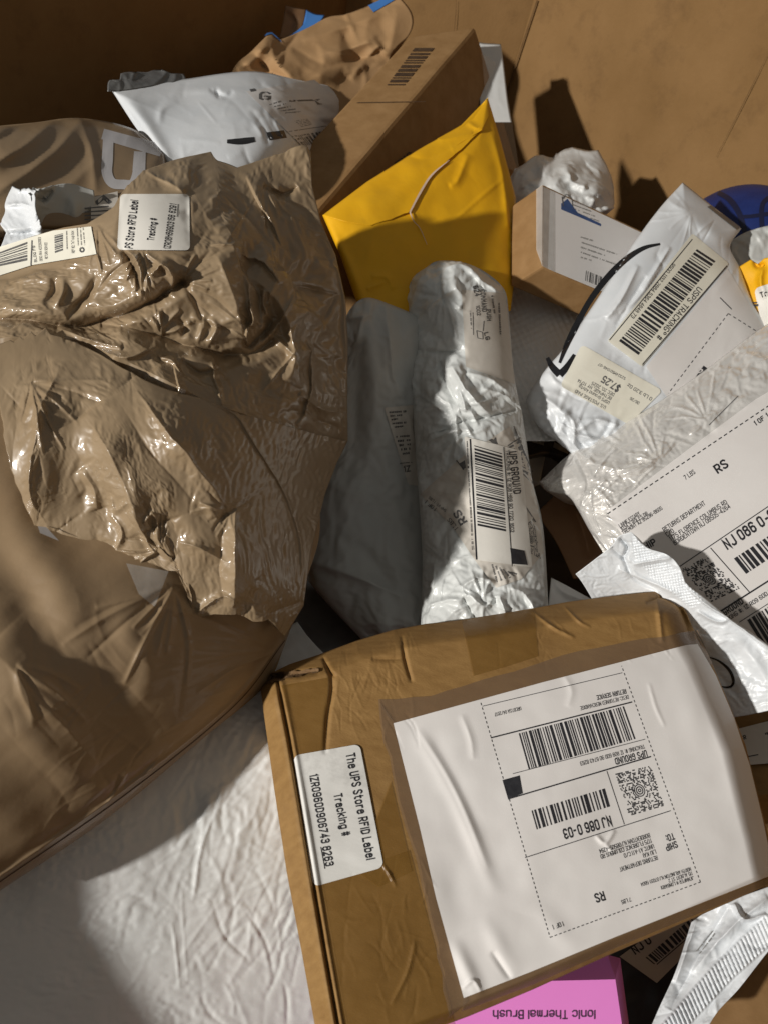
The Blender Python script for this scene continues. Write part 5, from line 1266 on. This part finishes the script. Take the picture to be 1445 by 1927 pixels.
# ================================================================== bottom right: pink box, dark label mailer, ribbed white mailer, brown one
T = thing('carton', 'bright pink product box with upside-down grey lettering under the big taped box', 'box', org_at((1010, 1900), .52, .06))
p_ = lambda x, y, d: P(A(x, y), d)
vv = [p_(790, 2250, .464), p_(860, 1850, .515), p_(1157, 1843, .515), p_(1216, 2250, .464), p_(1143, 1797, .545), p_(850, 1800, .545), p_(1166, 1803, .56), p_(1225, 2250, .53), p_(800, 2250, .53)]
mesh_obj('body', vv, [[0, 1, 2, 3], [1, 5, 4, 2], [2, 4, 6], [2, 6, 7, 3], [0, 3, 7, 8], [5, 6, 4], [1, 8, 5], [0, 8, 1], [5, 8, 7, 6]], M['pink'], T, shade=False)
S = Surf([(840, 1960, .500), (860, 1850, .515), (1157, 1843, .515)], tps=False)
pt = Print(S, T, .0004); pt.text('Ionic Thermal Brush', (1119, 1902), (926, 1902), 15); pt.build('lettering', M['pink_ink'])

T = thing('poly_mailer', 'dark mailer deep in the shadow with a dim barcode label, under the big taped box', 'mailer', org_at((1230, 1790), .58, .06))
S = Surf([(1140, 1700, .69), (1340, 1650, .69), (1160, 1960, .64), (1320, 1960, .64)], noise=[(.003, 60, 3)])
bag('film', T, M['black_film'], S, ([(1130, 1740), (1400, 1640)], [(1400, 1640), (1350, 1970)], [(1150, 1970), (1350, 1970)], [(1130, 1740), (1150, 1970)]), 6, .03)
lab = qsheet('label', T, M['sticker_dim'], S, [(1165, 1800), (1330, 1680), (1345, 1740), (1235, 1850)], 6, .001)
pt, pb, _ = label_prints(S, sub(lab, T), .0018)
pt.text('NJ 0', (1194, 1796), (1226, 1772), 15, True); pb.bars([(1214, 1802), (1300, 1727), (1312, 1745), (1230, 1815)], 8, 24); pt.line((1235, 1815), (1320, 1742), 2); fin(pt, pb)

T = thing('poly_mailer', 'white plastic mailer with a ribbed sealing strip at the bottom right corner', 'mailer', org_at((1340, 1830), .54, .06))
rp = [(1460, 1700), (1460, 1772), (1382, 1840), (1270, 1960), (1232, 1940), (1340, 1815)]
def ribs(poly, pitch, amp, ang):
    ca, sa = math.cos(math.radians(ang)), math.sin(math.radians(ang))
    def f(p):
        m = 1 - smooth(-5, 1, sdist(p, poly))
        return m * (amp * np.cos(2 * math.pi * (p[:, 0] * ca + p[:, 1] * sa) / pitch) + .002)
    return f
fe = [([(1311, 1730), (1290, 1790), (1270, 1850)], .005, 20, 'r'), ([(1371, 1705), (1320, 1790), (1260, 1900)], -.004, 16, 'r'), ([(1445, 1690), (1370, 1750), (1300, 1830)], .005, 18, 'r'), ([(1380, 1700), (1400, 1730), (1440, 1720)], .006, 10, 'r')]
fe += creases(40, (1240, 1680, 1445, 1920), -50, 30, (20, 80), (5, 12), (.001, .003), 111)
S = Surf([(1371, 1700, .545), (1460, 1670, .545), (1311, 1728, .55), (1232, 1907, .515), (1337, 1930, .505), (1445, 1790, .525)], feats=fe, noise=[(.003, 60, 2)], extra=[ribs(rp, 8.0, .0010, -24)])
bag('film', T, M['white'], S, ([(1300, 1735), (1330, 1715), (1371, 1698), (1402, 1684), (1470, 1660)], [(1470, 1660), (1470, 1765), (1445, 1790), (1390, 1860), (1345, 1910), (1310, 1975)], [(1205, 1975), (1310, 1975)], [(1300, 1735), (1270, 1828), (1240, 1895), (1205, 1975)]), 2.2, .02, cr=dict(grow=(1.0, 1.05), patch=60, seed=44, goal=.02, lim=.012, steps=(17, 8, 4), flats=[(rp, .8)]))
S = bag.surf
pt = Print(S, T, .0006)
for i in range(2): pt.scribble((1310 + i * 5, 1790 + i * 5), (1340 + i * 4, 1752 + i * 5), 3, i)
pt.build('faint_lettering', M['ink_faint'])

T = thing('shipping_box', 'plain brown cardboard parcel at the bottom right corner behind the ribbed mailer', 'box', org_at((1420, 1880), .6, .06))
o = p_(1330, 1780, .60); u = p_(1560, 1740, .60) - o; v = p_(1310, 1990, .535) - o; n = np.cross(u, v); n *= .06 / np.linalg.norm(n)
if n[2] > 0: n = -n
box3('carton', T, M['card'], o, u, v, n, cuts=3, seed=9)

# ================================================================== the big taped box
T = thing('shipping_box', 'big worn brown box with clear tape, paper label and torn corner', 'box', org_at((1000, 1550), .56, .05))
nb = A(.10, -.47, -.875)
def pd(x, y): return .50 * (rays(A(1040, 1500)) @ nb) / (rays(A(x, y)) @ nb)
ctrl = [(x, y, pd(x, y)) for x, y in ((500, 1285), (1290, 1150), (1445, 1650), (600, 1950), (1000, 1500), (850, 1250), (1350, 1350))]
topc = [(490, 1284), (508, 1268), (545, 1250), (600, 1232), (670, 1206), (740, 1185), (800, 1174), (870, 1166), (940, 1155), (1000, 1145), (1070, 1132), (1130, 1124), (1190, 1117), (1235, 1113), (1262, 1116)]
rightc = [(1262, 1116), (1282, 1130), (1302, 1180), (1332, 1232), (1366, 1312), (1402, 1402), (1426, 1500), (1446, 1575), (1464, 1656)]
botc = [(605, 1998), (690, 1980), (780, 1950), (880, 1913), (1000, 1863), (1141, 1799), (1300, 1730), (1464, 1656)]
leftc = [(490, 1284), (498, 1350), (516, 1480), (540, 1640), (568, 1790), (605, 1998)]
out = topc + rightc[1:] + botc[::-1][1:] + leftc[::-1][1:]
paper_q = [(740, 1360), (1290, 1216), (1450, 1648), (872, 1876)]
crease_l = [(524, 1284), (545, 1390), (567, 1520), (590, 1660), (612, 1790), (640, 1950), (650, 1990)]
topl = [(470, 1330), (620, 1262), (760, 1215), (880, 1195), (1010, 1172), (1130, 1160), (1240, 1152), (1310, 1150)]
def roll(p):
    d, s, t = line_dist(p, topc); h = -.024 * np.clip(1 - d / 40, 0, 1) ** 1.5
    d, s, t = line_dist(p, rightc); h += -.026 * np.clip(1 - d / 48, 0, 1) ** 1.8
    d, s, t = line_dist(p, botc); h += -.010 * np.clip(1 - d / 24, 0, 1) ** 1.2
    d, s, t = line_dist(p, crease_l)
    lft = s > 0
    h += np.where(lft, -.022 * np.clip((d - 14) / 40, 0, 1.2), 0)
    return h
def slot(p):
    d, s, t = line_dist(p, crease_l)
    h = -.0045 * np.exp(-(d / 2.6) ** 2) + .0016 * np.exp(-((d - 7) / 5) ** 2)
    d, s, t = line_dist(p, [(496, 1281), (512, 1275), (530, 1273)])
    return h - .02 * np.exp(-(d / 5.0) ** 2)
fe = [([(616, 1247), (626, 1290), (617, 1350), (612, 1420)], -.003, 9, 'r'), ([(608, 1236), (620, 1262), (632, 1275)], -.004, 8, 'r'), ([(756, 1195), (762, 1240), (775, 1285)], -.003, 8, 'r'), ([(700, 1240), (740, 1240), (764, 1238)], -.002, 8, 'r'),
      ([(520, 1270), (560, 1268), (600, 1262)], -.006, 10, 'r'), ([(1000, 1150), (1040, 1180), (1080, 1200)], .0025, 7, 'r'), ([(1060, 1140), (1090, 1170), (1110, 1180)], .002, 6, 'r'), ([(1235, 1118), (1240, 1160), (1245, 1210)], .003, 10, 'r'), ([(1215, 1135), (1240, 1125), (1262, 1122)], -.005, 8, 'r'),
      ([(1262, 1120), (1285, 1160), (1300, 1210)], -.006, 9, 'r'), ([(1276, 1130), (1300, 1175), (1312, 1215)], .004, 7, 'r'),
      ([(780, 1368), (830, 1450), (870, 1530), (915, 1640), (935, 1690)], .0022, 22, 'g'), ([(786, 1372), (836, 1450), (876, 1530), (918, 1636)], .0010, 8, 'w', 1.5), ([(810, 1372), (852, 1480), (900, 1570)], -.0012, 26, 'g'), ([(868, 1345), (885, 1390), (890, 1430)], .0010, 14, 'r'),
      ([(850, 1765), (880, 1830), (905, 1880)], .0022, 22, 'g'), ([(905, 1720), (950, 1800), (975, 1835)], .0012, 26, 'g'), ([(925, 1790), (960, 1842)], -.0016, 12, 'r'), ([(870, 1860), (890, 1845), (905, 1868)], .0012, 8, 'r'),
      ([(1120, 1572), (1138, 1586), (1156, 1562)], .0018, 9, 'r'), ([(1138, 1586), (1150, 1600), (1172, 1592)], .0012, 8, 'r'), ([(1220, 1285), (1233, 1330), (1250, 1368)], .0008, 7, 'r'), ([(1270, 1240), (1300, 1330), (1320, 1420)], .0012, 40, 'g'), ([(1340, 1330), (1390, 1450), (1410, 1560)], .0018, 40, 'g'),
      ([(1000, 1700), (1060, 1760), (1100, 1800)], .0008, 30, 'g'), ([(840, 1590), (860, 1680), (880, 1760)], -.0012, 40, 'g'), ([(960, 1560), (1000, 1640), (980, 1720)], .0008, 40, 'g'), ([(1060, 1270), (1075, 1300), (1068, 1330)], .0008, 14, 'r'),
      ([(720, 1625), (735, 1650), (745, 1670)], .0016, 5, 'r'), ([(780, 1770), (765, 1830), (735, 1890)], .0016, 8, 's')]
fe += creases(60, (620, 1200, 780, 1380), 78, 18, (20, 80), (2.5, 5), (.0005, .0013), 121) + creases(40, (640, 1640, 820, 1900), 80, 30, (30, 100), (3, 6), (.0004, .0012), 122) + creases(40, (880, 1140, 1290, 1250), 70, 30, (15, 60), (2.5, 5), (.0004, .0012), 123)
fe += creases(36, (760, 1300, 1420, 1850), 60, 50, (40, 140), (18, 40), (.0001, .0005), 124, kind='g')
SB = Surf(ctrl, feats=fe, noise=[(.003, 200, 5), (.00025, 40, 7)], extra=[roll, slot], tps=False)
bag('carton', T, M['card_old'], SB, (topc, rightc, botc, leftc), 2.2, .055, taper=False, sm=False)
sheet('torn_corner', T, M['card_edge'], SB, (jag([(492, 1274), (520, 1266), (560, 1262), (600, 1258)], 2, 7, 3), [(600, 1258), (600, 1264)], jag([(490, 1284), (520, 1282), (545, 1276), (600, 1264)], 3, 7, 5), [(492, 1274), (490, 1284)]), 2, .003)
# tape, paper
sheet('tape_strip', T, M['tape_amber'], SB, ([(868, 1168), (940, 1156), (1005, 1146)], [(1005, 1146), (1012, 1235)], [(890, 1272), (950, 1255), (1012, 1235)], [(868, 1168), (890, 1272)]), 4, .0006)
sheet('tape_strip', T, M['tape'], SB, (jag([(712, 1316), (800, 1312), (900, 1282), (1100, 1222), (1312, 1186)], 1.5, 30, 2), [(1312, 1186), (1340, 1250)], [(742, 1362), (1020, 1290), (1340, 1250)], jag([(712, 1316), (722, 1340), (742, 1362)], 1, 14, 5)), 4, .0008)
sheet('tape_strip', T, M['tape'], SB, ([(712, 1316), (744, 1362)], [(744, 1362), (818, 1650), (880, 1885)], [(845, 1915), (880, 1885)], jag([(712, 1316), (724, 1400), (748, 1500), (790, 1640), (815, 1760), (845, 1915)], 3, 26, 8)), 4, .0010)
sheet('tape_strip', T, M['tape_amber'], SB, quadcurves([(530, 1290), (618, 1275), (612, 1420), (560, 1420)]), 4, .0006)
sheet('tape_strip', T, M['tape_amber'], SB, quadcurves([(598, 1660), (770, 1600), (860, 1940), (660, 1980)]), 5, .0005)
sheet('tape_strip', T, M['tape_amber'], SB, quadcurves([(670, 1640), (735, 1470), (775, 1640), (712, 1670)]), 5, .0007)
sheet('tape_strip', T, M['tape'], SB, ([(872, 1878), (1000, 1828), (1160, 1762), (1450, 1650)], [(1450, 1650), (1452, 1662)], [(868, 1904), (1000, 1854), (1160, 1783), (1452, 1662)], [(872, 1878), (868, 1904)]), 3, .0009)
lab = sheet('return_label', T, M['paper'], SB, ([(740, 1361), (1020, 1284), (1290, 1214), (1312, 1212)], [(1312, 1212), (1346, 1270), (1380, 1350), (1410, 1440), (1434, 1540), (1456, 1645)], [(872, 1878), (1000, 1828), (1160, 1762), (1456, 1645)], [(740, 1361), (790, 1560), (820, 1690), (872, 1878)]), 2.5, .0012)
L = sub(lab, T)
pt, pb, pc = label_prints(SB, L, .0024)
pt.line((907, 1329), (1170, 1266), 1.3); pt.line((923, 1388.5), (1188.5, 1321), 2.6); pt.line((964, 1456), (1213, 1391), 1.3); pt.line((955, 1503.6), (1224, 1423.6), 2.6); pt.line((1141, 1451), (1174, 1551.5), 1.4); pt.line((987, 1614), (1261, 1525.6), 1.6)
pt.text('RETURN SERVICE', (1176.5, 1297), (1121, 1309.5), 7.6, True); pt.text('DESC: RETURNED MERCHANDISE', (1181, 1308), (1090, 1330), 6.6); pt.text('URC87.5A 04/2017', (979, 1330), (929, 1342), 6)
pt.text('TRACKING #: 1Z R09 60D 90 6743 8263', (1211, 1401), (1090, 1434), 7); pt.text('UPS GROUND', (1215, 1412), (1155, 1428), 11, True); pt.quad([(944.5, 1468), (977, 1459), (983, 1493), (955, 1503.6)], 3, 3)
pt.text('NJ 086 0-03', (1147, 1536), (1057, 1562), 17, True); pt.text('BORDENTOWN NJ 08505-4294', (1220.6, 1568), (1125.6, 1599), 7.5); pt.text('1175 FLORENCE COLUMBUS RD', (1223.7, 1578), (1128, 1609), 7.5); pt.text('UNITC A1-A11 C/O', (1228, 1588.6), (1172, 1607), 7.5)
pt.text('LIU KAI', (1232, 1599), (1208, 1607), 7.5); pt.text('RETURNS DEPARTMENT', (1235, 1610), (1164, 1633), 7.5); pt.text('TO:', (1266, 1568), (1251, 1573), 11, True); pt.text('SHIP', (1271.6, 1583), (1250, 1591), 11, True)
pt.text('NORTH ARLINGTON NJ 07031-5604', (1298, 1632), (1204, 1662), 6.2); pt.text('115 ALBERT ST 2', (1300.6, 1640), (1256, 1655), 6.2); pt.text('JENNIFER M LOMBARDI', (1303.6, 1649), (1242, 1668), 6.2)
pt.text('RS', (1134.6, 1678), (1116, 1684), 15, True); pt.text('7 LBS', (1185, 1689), (1167, 1695), 7); pt.text('1 OF 1', (1058.5, 1734), (1038, 1741), 8)
pt.dash((904, 1322.5), (1034, 1764), 5, 4, 1.5); pt.dash((1034, 1764), (1317, 1660), 5, 4, 1.7); pt.dash((1317, 1660), (1168.6, 1253), 5, 4, 1.5)
pb.bars([(975, 1380), (1173, 1329), (1195, 1390.5), (994, 1448)], 77, 58); pb.bars([(999, 1525.5), (1137, 1483.6), (1147, 1517.6), (1009, 1561)], 78, 30)
pc.maxicode([(1156.5, 1456), (1222.5, 1441), (1248, 1517), (1183, 1536)], 5, 29)
fin(pt, pb, pc)
lab = qsheet('rfid_sticker', T, M['sticker_old'], SB, [(552, 1422), (677, 1400), (722, 1632), (590, 1669)], 3, .0012, rnd=12); L = sub(lab, T)
pt = Print(SB, L, .002)
pt.text('The UPS Store RFID Label', (652, 1419), (691, 1619), 15, True); pt.text('Tracking #', (629, 1495), (645, 1574), 14, True); pt.text('1ZR0960D906743 8263', (583.5, 1458), (614, 1631), 14, True); pt.line((604, 1594), (612, 1635), 1.6)
pt.build('lettering', M['ink'])
